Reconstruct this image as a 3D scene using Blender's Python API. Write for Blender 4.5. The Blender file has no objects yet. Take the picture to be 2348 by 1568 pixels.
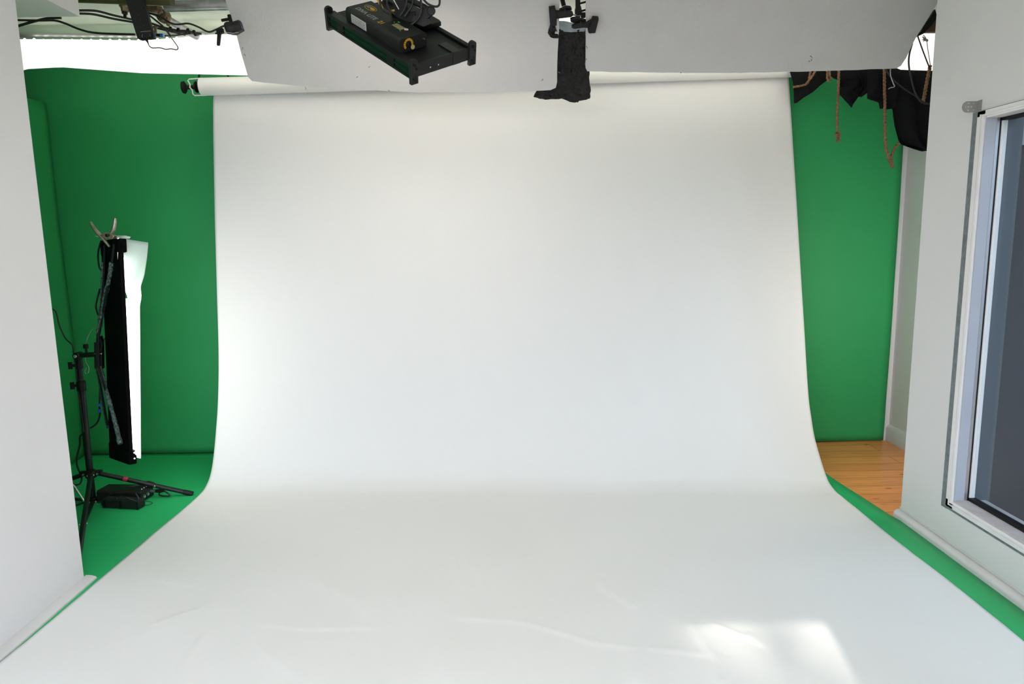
import bpy, bmesh, math, random
from mathutils import Vector, Matrix, noise
PI = math.pi
random.seed(7)
SC = bpy.context.scene
C = SC.collection

# ------------------------------------------------------------------ camera
FPX, CAM_H, PITCH, ROLL = 1585.0, 1.44, math.radians(8.78), math.radians(0.99)
fwd = Vector((0, math.cos(PITCH), -math.sin(PITCH)))
rgt0 = Vector((1, 0, 0)); up0 = rgt0.cross(fwd)
rgt = rgt0 * math.cos(ROLL) - up0 * math.sin(ROLL)
up = rgt0 * math.sin(ROLL) + up0 * math.cos(ROLL)
cd = bpy.data.cameras.new('camera'); cam = bpy.data.objects.new('camera', cd); C.objects.link(cam)
cd.sensor_width = 36.0; cd.sensor_fit = 'HORIZONTAL'; cd.lens = FPX / 2348 * 36; cd.clip_start = 0.02; cd.clip_end = 200
m = Matrix((rgt, up, -fwd)).transposed().to_4x4(); m.translation = (0, 0, CAM_H); cam.matrix_world = m
SC.camera = cam
# ------------------------------------------------------------------ world, sun, exposure
SC.view_settings.view_transform = 'Standard'; SC.view_settings.look = 'None'
SC.view_settings.gamma = 1.0; SC.view_settings.use_curve_mapping = False
SC.view_settings.exposure = 0.53
w = bpy.data.worlds.new('sky'); SC.world = w; w.use_nodes = True
bg = w.node_tree.nodes['Background']; bg.inputs[0].default_value = (0.62, 0.76, 1.0, 1); bg.inputs[1].default_value = 5.8
sun_d = bpy.data.lights.new('sun', 'SUN'); sun_d.energy = 2.5; sun_d.angle = math.radians(0.53); sun_d.color = (1, 0.95, 0.86)
sun = bpy.data.objects.new('sun', sun_d); C.objects.link(sun)
SUN_DIR = Vector((0.136, 1.0, -0.528)).normalized()
sun.rotation_euler = SUN_DIR.to_track_quat('-Z', 'Y').to_euler(); sun.location = (-2, -8, 6)
def portal(loc, rot, sx, sy):
    d = bpy.data.lights.new('opening_portal', 'AREA'); d.shape = 'RECTANGLE'; d.size = sx; d.size_y = sy
    d.cycles.is_portal = True
    o = bpy.data.objects.new('opening_portal', d); C.objects.link(o); o.location = loc; o.rotation_euler = rot
portal((-0.595, -1.52, 1.05), (math.radians(90), 0, 0), 2.41, 2.1)
portal((2.09, 2.08, 1.06), (0, math.radians(90), 0), 1.66, 1.64)
# unseen fill lamps added overhead to brighten the room (emitting faces built further down)
FILL_LAMP = 13.0; SOFT_E = 10.0; HIDDEN_E = 5.5
STRIP_E, BEAD_E, GEL_E, BAR_E = 0.72, 6.0, 2.2, 1.7

# ------------------------------------------------------------------ helpers
def ray(px, py):
    return fwd + rgt * ((px - 1174) / FPX) - up * ((py - 784) / FPX)
O = Vector((0, 0, CAM_H))
def atY(px, py, Y): d = ray(px, py); return O + d * (Y / d.y)
def atX(px, py, X): d = ray(px, py); return O + d * (X / d.x)
def atZ(px, py, Z=0.0): d = ray(px, py); return O + d * ((Z - CAM_H) / d.z)
def atP(px, py, p0, n): d = ray(px, py); return O + d * ((p0 - O).dot(n) / d.dot(n))

def mat(name, col, rough=0.6, metal=0.0, spec=0.5, var=0.0, vscale=6.0, bump=0.0, bscale=40.0, emit=0.0, ecol=None, trans=0.0, coat=0.0, detail=4):
    M = bpy.data.materials.new(name); M.use_nodes = True; nt = M.node_tree; N = nt.nodes; L = nt.links
    b = N['Principled BSDF']
    b.inputs['Base Color'].default_value = (*col, 1); b.inputs['Roughness'].default_value = rough
    b.inputs['Metallic'].default_value = metal; b.inputs['Specular IOR Level'].default_value = spec
    b.inputs['Transmission Weight'].default_value = trans; b.inputs['Coat Weight'].default_value = coat
    tc = N.new('ShaderNodeTexCoord')
    if var > 0:
        nz = N.new('ShaderNodeTexNoise'); nz.inputs['Scale'].default_value = vscale; nz.inputs['Detail'].default_value = detail
        L.new(tc.outputs['Object'], nz.inputs['Vector'])
        r = N.new('ShaderNodeValToRGB'); r.color_ramp.elements[0].position = 0.3; r.color_ramp.elements[1].position = 0.7
        r.color_ramp.elements[0].color = (*[c * (1 - var) for c in col], 1)
        r.color_ramp.elements[1].color = (*[min(1, c * (1 + var)) for c in col], 1)
        L.new(nz.outputs['Fac'], r.inputs[0]); L.new(r.outputs[0], b.inputs['Base Color'])
    if bump > 0:
        n2 = N.new('ShaderNodeTexNoise'); n2.inputs['Scale'].default_value = bscale; n2.inputs['Detail'].default_value = 6
        L.new(tc.outputs['Object'], n2.inputs['Vector'])
        bp = N.new('ShaderNodeBump'); bp.inputs['Strength'].default_value = bump; bp.inputs['Distance'].default_value = 0.01
        L.new(n2.outputs['Fac'], bp.inputs['Height']); L.new(bp.outputs[0], b.inputs['Normal'])
    if emit > 0:
        b.inputs['Emission Color'].default_value = (*(ecol or col), 1); b.inputs['Emission Strength'].default_value = emit
    return M

class MB:
    """collects shapes (world coordinates) into one mesh"""
    def __init__(s): s.v = []; s.f = []
    def add(s, vs, fs):
        k = len(s.v); s.v += [Vector(v) for v in vs]; s.f += [tuple(i + k for i in f) for f in fs]; return s
    def box(s, c, h, ax=None):
        c = Vector(c); X, Y, Z = ax if ax else (Vector((1, 0, 0)), Vector((0, 1, 0)), Vector((0, 0, 1)))
        vs = [c + X * (a * h[0]) + Y * (b * h[1]) + Z * (d * h[2]) for a in (-1, 1) for b in (-1, 1) for d in (-1, 1)]
        return s.add(vs, [(0, 1, 3, 2), (4, 6, 7, 5), (0, 4, 5, 1), (2, 3, 7, 6), (0, 2, 6, 4), (1, 5, 7, 3)])
    def bb(s, x0, x1, y0, y1, z0, z1):
        return s.box(((x0 + x1) / 2, (y0 + y1) / 2, (z0 + z1) / 2), (abs(x1 - x0) / 2, abs(y1 - y0) / 2, abs(z1 - z0) / 2))
    def prism(s, pts, n):
        """polygon pts extruded by vector n"""
        pts = [Vector(p) for p in pts]; n = Vector(n); k = len(pts)
        return s.add(pts + [p + n for p in pts], [tuple(range(k))[::-1], tuple(range(k, 2 * k))] + [(i, (i + 1) % k, k + (i + 1) % k, k + i) for i in range(k)])
    def tube(s, pts, r, seg=12, smooth=0, rope=0):
        pts = [Vector(p) for p in pts]
        if smooth: pts = spline(pts, smooth)
        n = len(pts); rad = r if isinstance(r, (list, tuple)) else [r] * n
        if len(rad) != n: rad = [rad[min(len(rad) - 1, int(i * len(rad) / n))] for i in range(n)]
        vs = []; nrm = None; dist = 0
        for i, p in enumerate(pts):
            t = (pts[min(i + 1, n - 1)] - pts[max(i - 1, 0)]).normalized()
            if nrm is None:
                nrm = t.orthogonal().normalized()
            else:
                nrm = (nrm - t * nrm.dot(t))
                nrm = nrm.normalized() if nrm.length > 1e-6 else t.orthogonal().normalized()
                dist += (p - pts[i - 1]).length
            bn = t.cross(nrm)
            for k in range(seg):
                a = 2 * PI * k / seg
                rr = rad[i] * (1 + (0.22 * math.cos(3 * a - dist * rope) if rope else 0))
                vs.append(p + (nrm * math.cos(a) + bn * math.sin(a)) * rr)
        fs = [(i * seg + k, i * seg + (k + 1) % seg, (i + 1) * seg + (k + 1) % seg, (i + 1) * seg + k) for i in range(n - 1) for k in range(seg)]
        fs += [tuple(range(seg))[::-1], tuple(range((n - 1) * seg, n * seg))]
        return s.add(vs, fs)
    def lathe(s, p, axis, prof, seg=24):
        """prof: (distance along axis, radius)"""
        p = Vector(p); a = Vector(axis).normalized()
        pts = [p + a * d for d, r in prof]
        x = a.orthogonal().normalized(); y = a.cross(x); vs = []
        for (d, r), q in zip(prof, pts):
            for k in range(seg): t = 2 * PI * k / seg; vs.append(q + (x * math.cos(t) + y * math.sin(t)) * r)
        n = len(prof)
        fs = [(i * seg + k, i * seg + (k + 1) % seg, (i + 1) * seg + (k + 1) % seg, (i + 1) * seg + k) for i in range(n - 1) for k in range(seg)]
        fs += [tuple(range(seg))[::-1], tuple(range((n - 1) * seg, n * seg))]
        return s.add(vs, fs)
    def cyl(s, a, b, r, seg=20):
        a = Vector(a); b = Vector(b); L = (b - a).length; e = min(r * 0.15, L * 0.2)
        return s.lathe(a, b - a, [(0, r - e), (e, r), (L - e, r), (L, r - e)], seg)
    def ball(s, c, r, seg=14, sq=1.0):
        pr = [(-r * math.cos(PI * i / 8) * sq, max(1e-4, r * math.sin(PI * i / 8))) for i in range(9)]
        return s.lathe(c, (0, 0, 1), pr, seg)
    def grid(s, P):
        h = len(P); wd = len(P[0])
        return s.add([p for row in P for p in row], [(i * wd + j, i * wd + j + 1, (i + 1) * wd + j + 1, (i + 1) * wd + j) for i in range(h - 1) for j in range(wd - 1)])

def spline(pts, k=6):
    out = []; n = len(pts)
    for i in range(n - 1):
        p0 = pts[max(i - 1, 0)]; p1 = pts[i]; p2 = pts[i + 1]; p3 = pts[min(i + 2, n - 1)]
        for j in range(k):
            t = j / k
            out.append(0.5 * ((2 * p1) + (p2 - p0) * t + (2 * p0 - 5 * p1 + 4 * p2 - p3) * t * t + (3 * p1 - p0 - 3 * p2 + p3) * t ** 3))
    out.append(pts[-1]); return out

WL = {}
def obj(name, mb, m, parent=None, loc=None, bevel=0.0, smooth=True, angle=35, solid=0.0, label=None):
    if parent is not None: base = WL[parent.name]
    elif loc is not None: base = Vector(loc)
    else:
        n = len(mb.v); c = sum(mb.v, Vector()) / n; base = Vector((c.x, c.y, min(v.z for v in mb.v)))
    me = bpy.data.meshes.new(name)
    me.from_pydata([v - base for v in mb.v], [], mb.f); me.validate()
    bm = bmesh.new(); bm.from_mesh(me); bmesh.ops.recalc_face_normals(bm, faces=bm.faces); bm.to_mesh(me); bm.free()
    if smooth:
        me.polygons.foreach_set('use_smooth', [True] * len(me.polygons)); me.set_sharp_from_angle(angle=math.radians(angle))
    me.materials.append(m)
    o = bpy.data.objects.new(name, me); C.objects.link(o)
    if parent is not None: o.parent = parent; o.location = (0, 0, 0)
    else: o.location = base
    if bevel > 0:
        b = o.modifiers.new('bevel', 'BEVEL'); b.width = bevel; b.segments = 2; b.limit_method = 'ANGLE'; b.angle_limit = math.radians(40)
    if solid: q = o.modifiers.new('solid', 'SOLIDIFY'); q.thickness = solid; q.offset = 0
    WL[o.name] = base
    if label: o['label'] = label
    return o
def tag(o, label, cat, group=None, kind=None):
    o['label'] = label; o['category'] = cat
    if group: o['group'] = group
    if kind: o['kind'] = kind
    return o
def thing(name, loc, label, cat, group=None):
    o = bpy.data.objects.new(name, None); C.objects.link(o); o.location = loc; o.empty_display_size = 0.05
    WL[o.name] = Vector(loc); return tag(o, label, cat, group)
def struct(name, mb, m, parent=None, label=None, **k):
    o = obj(name, mb, m, parent, loc=(0, 0, 0) if parent is None else None, **k)
    if parent is None: o['kind'] = 'structure'
    if label: o['label'] = label
    return o
def text_mesh(s, size, origin, U, V, N, w=0.0006):
    cu = bpy.data.curves.new('t', 'FONT'); cu.body = s; cu.size = size; cu.extrude = w; cu.offset = 0.0004
    t = bpy.data.objects.new('t', cu); C.objects.link(t)
    dg = bpy.context.evaluated_depsgraph_get(); me = bpy.data.meshes.new_from_object(t.evaluated_get(dg))
    mb = MB(); mb.add([Vector(origin) + U * v.co.x + V * v.co.y + N * v.co.z for v in me.vertices], [tuple(p.vertices) for p in me.polygons])
    bpy.data.objects.remove(t); bpy.data.curves.remove(cu); return mb

# ------------------------------------------------------------------ materials
M = {}
M['wall'] = mat('white_wall_paint', (0.78, 0.765, 0.765), 0.55, var=0.015, vscale=2.5, bump=0.04, bscale=60)
M['wall_r'] = mat('grey_white_wall_paint', (0.70, 0.70, 0.69), 0.5, var=0.015, vscale=2.0, bump=0.04, bscale=60)
M['ceil'] = mat('ceiling_paint', (0.78, 0.84, 0.73), 0.7, var=0.08, vscale=3.0, bump=0.05, bscale=20)
M['pwhite'] = mat('moulding_paint', (0.80, 0.79, 0.775), 0.35, var=0.03, vscale=8)
M['trim'] = mat('trim_paint', (0.66, 0.655, 0.64), 0.4, var=0.04, vscale=9, bump=0.08, bscale=30)
M['gap'] = mat('grey_sealant', (0.16, 0.19, 0.20), 0.7, var=0.2, vscale=40)
M['paper'] = mat('seamless_paper', (0.80, 0.80, 0.785), 0.75, spec=0.25, bump=0.02, bscale=300)
M['rollp'] = mat('roll_paper', (0.78, 0.78, 0.75), 0.75, spec=0.25)
M['green'] = mat('green_screen_vinyl', (0.032, 0.35, 0.11), 0.55, spec=0.3, var=0.04, vscale=2.0, bump=0.03, bscale=120)
M['greenf'] = mat('green_floor_vinyl', (0.026, 0.46, 0.15), 0.45, spec=0.3, var=0.04, vscale=2.0, bump=0.02, bscale=100)
M['board'] = mat('grey_polystyrene', (0.56, 0.56, 0.56), 0.85, spec=0.2, var=0.02, vscale=6, bump=0.25, bscale=35)
M['black'] = mat('black_plastic', (0.005, 0.005, 0.0055), 0.5, spec=0.3)
M['blackm'] = mat('black_powder_coat', (0.008, 0.008, 0.009), 0.4, spec=0.4)
M['charc'] = mat('charcoal_metal', (0.013, 0.014, 0.0135), 0.45, spec=0.35)
M['cable'] = mat('cable_rubber', (0.010, 0.010, 0.010), 0.45)
M['cloth'] = mat('black_cloth', (0.010, 0.010, 0.011), 0.95, spec=0.1, bump=0.2, bscale=25)
M['foil'] = mat('matte_black_foil', (0.0045, 0.0042, 0.004), 0.5, spec=0.3, bump=1.0, bscale=28)
M['foilu'] = mat('pale_blue_grey_foil', (0.30, 0.36, 0.39), 0.55, var=0.25, vscale=30, bump=0.6, bscale=40)
M['steel'] = mat('galvanised_steel', (0.42, 0.42, 0.43), 0.38, metal=0.9, var=0.25, vscale=20)
M['brass'] = mat('dull_brass', (0.22, 0.16, 0.09), 0.45, metal=0.7, var=0.3, vscale=30)
M['olive'] = mat('dark_olive_pipe', (0.10, 0.09, 0.04), 0.4, metal=0.5, var=0.2, vscale=10)
M['chrome'] = mat('bright_metal', (0.75, 0.75, 0.75), 0.22, metal=1.0)
M['alu'] = mat('brushed_aluminium', (0.55, 0.56, 0.57), 0.35, metal=0.85)
M['whitew'] = mat('white_wire', (0.72, 0.72, 0.70), 0.4)
M['jute'] = mat('jute_rope', (0.22, 0.12, 0.06), 0.9, var=0.35, vscale=60, bump=0.4, bscale=120)
M['yellow'] = mat('yellow_print', (0.62, 0.36, 0.02), 0.5)
M['grey'] = mat('grey_print', (0.30, 0.30, 0.30), 0.5)
M['sticker'] = mat('white_sticker', (0.62, 0.64, 0.60), 0.5)
M['dglass'] = mat('dark_green_glass', (0.004, 0.018, 0.012), 0.12, coat=0.2)
M['screen'] = mat('lcd_screen', (0.20, 0.18, 0.09), 0.3, var=0.35, vscale=160, emit=0.05, ecol=(0.6, 0.5, 0.2))
M['gled'] = mat('green_indicator', (0.02, 0.25, 0.05), 0.4, emit=0.25, ecol=(0.05, 0.8, 0.15))
M['red'] = mat('red_tape', (0.45, 0.02, 0.06), 0.5, var=0.3, vscale=60)
M['blue'] = mat('blue_plug', (0.02, 0.12, 0.50), 0.45)
M['wirer'] = mat('red_brown_wire', (0.04, 0.01, 0.01), 0.5)
M['tapeg'] = mat('clear_packing_tape', (0.09, 0.14, 0.13), 0.25, spec=0.8, var=0.7, vscale=90, bump=1.0, bscale=70, coat=0.6)
M['clampm'] = mat('worn_bronze_steel', (0.30, 0.26, 0.19), 0.35, metal=0.7, var=0.3, vscale=50)
M['outw'] = mat('dark_slate_cladding', (0.042, 0.043, 0.053), 0.8, var=0.06, vscale=2)
M['outt'] = mat('outdoor_soffit_paint', (0.24, 0.25, 0.28), 0.6)
M['bark'] = mat('bark', (0.12, 0.08, 0.05), 0.9)
M['leaf'] = mat('leaf', (0.08, 0.13, 0.04), 0.7, var=0.4, vscale=8)
M['grass'] = mat('outdoor_paving', (0.22, 0.215, 0.20), 0.9, var=0.15, vscale=3)

def emis(name, col, s):
    Mm = bpy.data.materials.new(name); Mm.use_nodes = True; nt = Mm.node_tree
    nt.nodes.remove(nt.nodes['Principled BSDF']); e = nt.nodes.new('ShaderNodeEmission')
    e.inputs[0].default_value = (*col, 1); e.inputs[1].default_value = s
    nt.links.new(e.outputs[0], nt.nodes['Material Output'].inputs[0]); return Mm
M['bead'] = emis('led_emitter', (1, 0.93, 0.84), BEAD_E)
M['bar'] = emis('led_bar_emitter', (1, 0.92, 0.82), BAR_E)
M['lamp'] = emis('fill_lamp_face', (0.95, 0.96, 0.98), FILL_LAMP)
M['diff'] = mat('lit_diffusion_sheet', (0.85, 0.85, 0.84), 0.6, emit=STRIP_E, ecol=(1, 0.94, 0.86))
M['gel'] = mat('lit_diffusion_gel', (0.85, 0.88, 0.87), 0.5, emit=GEL_E, ecol=(1.0, 0.97, 0.9))
def translucent(name, col, f):
    Mm = bpy.data.materials.new(name); Mm.use_nodes = True; nt = Mm.node_tree; b = nt.nodes['Principled BSDF']
    b.inputs['Base Color'].default_value = (*col, 1); b.inputs['Roughness'].default_value = 0.5
    t = nt.nodes.new('ShaderNodeBsdfTranslucent'); t.inputs[0].default_value = (*col, 1); mx = nt.nodes.new('ShaderNodeMixShader')
    mx.inputs[0].default_value = f; nt.links.new(b.outputs[0], mx.inputs[1]); nt.links.new(t.outputs[0], mx.inputs[2])
    nt.links.new(mx.outputs[0], nt.nodes['Material Output'].inputs[0]); return Mm
M['gelt'] = translucent('diffusion_gel_film', (0.72, 0.82, 0.78), 0.55)

def wood():
    Mm = bpy.data.materials.new('wood_floorboards'); Mm.use_nodes = True; nt = Mm.node_tree; N = nt.nodes; L = nt.links; b = N['Principled BSDF']
    tc = N.new('ShaderNodeTexCoord'); br = N.new('ShaderNodeTexBrick'); br.inputs['Scale'].default_value = 1.0
    br.inputs['Brick Width'].default_value = 2.4; br.inputs['Row Height'].default_value = 0.125; br.inputs['Mortar Size'].default_value = 0.0016
    br.inputs['Color1'].default_value = (0.80, 0.29, 0.085, 1); br.inputs['Color2'].default_value = (0.95, 0.40, 0.125, 1); br.inputs['Mortar'].default_value = (0.10, 0.035, 0.012, 1)
    br.inputs['Bias'].default_value = 0.0
    L.new(tc.outputs['Object'], br.inputs['Vector'])
    mp = N.new('ShaderNodeMapping'); mp.inputs['Scale'].default_value = (1.5, 28, 1); L.new(tc.outputs['Object'], mp.inputs[0])
    nz = N.new('ShaderNodeTexNoise'); nz.inputs['Scale'].default_value = 2.2; nz.inputs['Detail'].default_value = 8; nz.inputs['Distortion'].default_value = 0.8; L.new(mp.outputs[0], nz.inputs[0])
    r = N.new('ShaderNodeValToRGB'); r.color_ramp.elements[0].position = 0.33; r.color_ramp.elements[0].color = (0.72, 0.66, 0.6, 1); r.color_ramp.elements[1].position = 0.62; r.color_ramp.elements[1].color = (1, 1, 1, 1)
    L.new(nz.outputs[0], r.inputs[0])
    mx = N.new('ShaderNodeMixRGB'); mx.blend_type = 'MULTIPLY'; mx.inputs[0].default_value = 0.8; L.new(br.outputs[0], mx.inputs[1]); L.new(r.outputs[0], mx.inputs[2])
    vo = N.new('ShaderNodeTexVoronoi'); vo.inputs['Scale'].default_value = 3.2; mp2 = N.new('ShaderNodeMapping'); mp2.inputs['Scale'].default_value = (1, 2.2, 1); L.new(tc.outputs['Object'], mp2.inputs[0]); L.new(mp2.outputs[0], vo.inputs[0])
    r2 = N.new('ShaderNodeValToRGB'); r2.color_ramp.elements[0].position = 0.03; r2.color_ramp.elements[0].color = (0.25, 0.12, 0.06, 1); r2.color_ramp.elements[1].position = 0.09; r2.color_ramp.elements[1].color = (1, 1, 1, 1)
    L.new(vo.outputs['Distance'], r2.inputs[0])
    m2 = N.new('ShaderNodeMixRGB'); m2.blend_type = 'MULTIPLY'; m2.inputs[0].default_value = 0.8; L.new(mx.outputs[0], m2.inputs[1]); L.new(r2.outputs[0], m2.inputs[2])
    L.new(m2.outputs[0], b.inputs['Base Color']); b.inputs['Roughness'].default_value = 0.32
    return Mm
M['wood'] = wood()

# ------------------------------------------------------------------ room shell
CEIL = 2.66; BACK = 4.60; LW = -1.857; LWE = 2.79; RW = 1.945; RWE = 3.31; REAR = -1.5
struct('floor', MB().bb(-3.4, 2.75, REAR, 4.7, -0.05, 0), M['wood'], smooth=False)
struct('ceiling', MB().bb(-3.45, 2.75, REAR - 0.1, 4.7, CEIL, CEIL + 0.1), M['ceil'], smooth=False)
struct('wall_back', MB().bb(-3.45, 2.75, BACK, BACK + 0.1, 0, CEIL), M['wall'], smooth=False)
SK = 0.03       # the left wall closes in a little towards the viewer
struct('wall_left', MB().prism([(LW - 0.12, LWE, 0), (LW, LWE, 0), (LW + SK * (LWE - REAR), REAR, 0), (LW - 0.12, REAR, 0)], (0, 0, CEIL)), M['wall'], smooth=False, bevel=0.004)
struct('wall_recess_left', MB().bb(-3.45, -3.35, 2.66, BACK, 0, CEIL).bb(-3.45, LW - 0.12, 2.60, 2.70, 0, CEIL), M['wall'], smooth=False)
# right wall with the window opening
WY0, WY1, WZ0, WZ1 = 1.25, 2.905, 0.243, 1.887      # opening
struct('wall_right', MB().bb(RW, RW + 0.14, WY1, RWE, 0, CEIL).bb(RW, RW + 0.14, REAR, WY0, 0, CEIL)
       .bb(RW, RW + 0.14, WY0, WY1, 0, WZ0).bb(RW, RW + 0.14, WY0, WY1, WZ1, CEIL), M['wall_r'], smooth=False)
struct('wall_recess_right', MB().bb(2.58, 2.68, 3.1, BACK, 0, CEIL).bb(RW + 0.14, 2.68, 3.1, 3.2, 0, CEIL), M['wall_r'], smooth=False)
# rear wall (behind the camera) with a garden door opening
struct('wall_rear', MB().bb(-2.0, -1.8, REAR - 0.1, REAR, 0, CEIL).bb(0.61, 2.1, REAR - 0.1, REAR, 0, CEIL).bb(-1.8, 0.61, REAR - 0.1, REAR, 2.1, CEIL), M['wall'], smooth=False)
# baseboards: rounded nosing
def nosing(x, sgn, y0, y1, r, h):
    prof = [(0, 0), (r, 0), (r, h * 0.45)] + [(r * math.cos(a), h * 0.45 + h * 0.55 * math.sin(a)) for a in [PI / 12 * i for i in range(1, 7)]]
    pts = [Vector((x + sgn * p, y0, z)) for p, z in prof]
    return MB().prism(pts, (0, y1 - y0, 0))
lbm = nosing(LW, 1, REAR, LWE + 0.012, 0.045, 0.022)
for v in lbm.v: v.x += SK * max(0, LWE - v.y)
struct('baseboard_left', lbm, M['trim'], angle=50)
b = nosing(RW, -1, REAR, RWE + 0.012, 0.030, 0.040).bb(RW - 0.004, RW, REAR, RWE + 0.004, 0.044, 0.056)
struct('baseboard_right', b, M['trim'], angle=50)
b = MB().prism([(2.58, 3.2, 0), (2.56, 3.2, 0), (2.56, 3.2, 0.09), (2.572, 3.2, 0.105), (2.58, 3.2, 0.115)], (0, BACK - 3.2, 0))
struct('baseboard_recess', b, M['trim'], angle=50)
# white soffit box high on the left
tb = atY(183, 38, 3.35)
b = MB().prism([(LW - 1.3, 3.35, tb.z + 0.005), (tb.x, 3.35, tb.z), (tb.x, 3.35, CEIL - 0.002), (LW - 1.3, 3.35, CEIL - 0.002)], (0, -0.5, 0))
struct('trim_1', b, M['pwhite'], smooth=False, label='white boxed soffit under the ceiling, top left')

# window
FY = WY1; 
M['reveal'] = mat('skylight_tinted_frame', (0.44, 0.475, 0.54), 0.45, var=0.04, vscale=6)  # blue skylight tint put into the colour of the white frame's reveal
M['sill'] = mat('dusty_sill', (0.50, 0.47, 0.46), 0.6, var=0.12, vscale=12)
MO = 0.050
wn = struct('window_1', MB()
    .bb(RW - 0.010, RW, FY, FY + MO, WZ0 - 0.036, WZ1 + 0.022)                       # flat moulding, far side
    .bb(RW - 0.015, RW - 0.008, FY + 0.002, FY + 0.016, WZ0 - 0.004, WZ1 - 0.002).bb(RW - 0.014, RW - 0.008, FY + 0.022, FY + 0.030, WZ0 - 0.018, WZ1 + 0.008)
    .bb(RW - 0.010, RW, WY0 - 0.03, FY + MO, WZ1 - 0.002, WZ1 + 0.022)
    .bb(RW - 0.015, RW - 0.008, WY0, FY + 0.016, WZ1 - 0.002, WZ1 + 0.006)
    .bb(RW - 0.010, RW, WY0 - 0.03, FY + MO, WZ0 - 0.036, WZ0)
    .bb(RW - 0.016, RW - 0.008, WY0, FY + 0.016, WZ0 - 0.010, WZ0).bb(RW - 0.014, RW - 0.008, WY0, FY + 0.030, WZ0 - 0.024, WZ0 - 0.018)
    .bb(RW - 0.010, RW, WY0 - 0.03, WY0, WZ0 - 0.036, WZ1 + 0.022), M['pwhite'], bevel=0.0015, smooth=False)
struct('gap_seal', MB().bb(RW - 0.003, RW + 0.01, FY + MO, FY + MO + 0.040, WZ0 - 0.052, WZ1 + 0.024)
       .bb(RW - 0.003, RW + 0.01, WY0, FY + MO, WZ0 - 0.050, WZ0 - 0.036).bb(RW - 0.003, RW + 0.01, WY0, FY + MO, WZ1 + 0.022, WZ1 + 0.025), M['gap'], wn, label='grey sealant gap round the frame', smooth=False)
struct('reveal', MB().bb(RW - 0.008, RW + 0.034, FY - 0.006, FY + 0.004, WZ0, WZ1), M['reveal'], wn, smooth=False, label='reveal with blue skylight tint painted in')
struct('head_reveal', MB().bb(RW - 0.008, RW + 0.13, WY0, FY, WZ1 - 0.010, WZ1 + 0.002), M['pwhite'], wn, smooth=False)
struct('inner_sill', MB().bb(RW - 0.008, RW + 0.13, WY0, FY, WZ0 - 0.004, WZ0 + 0.008), M['sill'], wn, smooth=False, label='dusty grey-pink sill')
struct('metal_track', MB().bb(RW + 0.034, RW + 0.046, FY - 0.008, FY + 0.01, WZ0, WZ1 - 0.01), M['alu'], wn, smooth=False, label='bare aluminium track')
struct('sash', MB().bb(RW + 0.053, RW + 0.076, FY - 0.012, FY + 0.01, WZ0, WZ1 - 0.01), M['pwhite'], wn, smooth=False)
struct('outer_jamb', MB().bb(RW + 0.078, RW + 0.146, FY - 0.006, FY + 0.012, WZ0 - 0.01, WZ1 + 0.01).bb(RW + 0.1405, RW + 0.146, FY, 3.04, -0.06, CEIL), mat('blue_slate_jamb', (0.075, 0.09, 0.105), 0.6), wn, smooth=False, label='dark blue-grey outer jamb')
struct('rubber_seal', MB().bb(RW + 0.046, RW + 0.053, FY - 0.008, FY + 0.01, WZ0, WZ1 - 0.01).bb(RW + 0.052, RW + 0.082, WY0, FY - 0.008, WZ0 + 0.008, WZ0 + 0.022)
       .bb(RW + 0.052, RW + 0.082, WY0, FY - 0.008, WZ1 - 0.022, WZ1 - 0.010), M['black'], wn, smooth=False, label='black rubber seal')
gl = bpy.data.materials.new('window_glass'); gl.use_nodes = True; nt = gl.node_tree; nt.nodes.remove(nt.nodes['Principled BSDF'])
tr = nt.nodes.new('ShaderNodeBsdfTransparent'); tr.inputs[0].default_value = (0.86, 0.9, 0.9, 1); gs = nt.nodes.new('ShaderNodeBsdfGlossy'); gs.inputs['Roughness'].default_value = 0.02
fr = nt.nodes.new('ShaderNodeMath'); fr.operation = 'POWER'; lw_ = nt.nodes.new('ShaderNodeLayerWeight'); nt.links.new(lw_.outputs['Facing'], fr.inputs[0]); fr.inputs[1].default_value = 4.0; mx = nt.nodes.new('ShaderNodeMixShader')
nt.links.new(fr.outputs[0], mx.inputs[0]); nt.links.new(tr.outputs[0], mx.inputs[1]); nt.links.new(gs.outputs[0], mx.inputs[2]); nt.links.new(mx.outputs[0], nt.nodes['Material Output'].inputs[0])
M['glass'] = gl
struct('pane', MB().bb(RW + 0.062, RW + 0.066, WY0, FY - 0.01, WZ0 + 0.008, WZ1 - 0.012), M['glass'], wn, smooth=False)
# outdoors: paving, dark cladding wall across the side passage, white soffit above it
struct('ground', MB().bb(-14, 14, -22, 14, -0.16, -0.06), M['grass'], smooth=False)
zt = atX(2322, 334, 3.3).z
hs = obj('neighbouring_building', MB().bb(3.3, 3.5, 0.2, 9.0, -0.06, zt + 0.01), M['outw'], smooth=False)
tag(hs, 'dark slate-coloured building across the side passage outside the window', 'building')
sb = MB().bb(3.27, 3.3, 0.2, 9.0, zt, zt + 0.05).bb(3.29, 3.5, 0.2, 9.0, zt + 0.05, zt + 1.0)
for k in range(4): sb.bb(3.275, 3.30, 0.2, 9.0, zt + 0.16 + k * 0.2, zt + 0.165 + k * 0.2 + 0.16)
obj('white_weatherboards', sb, M['outt'], hs, smooth=False, label='pale painted boards above the dark cladding')

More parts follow.
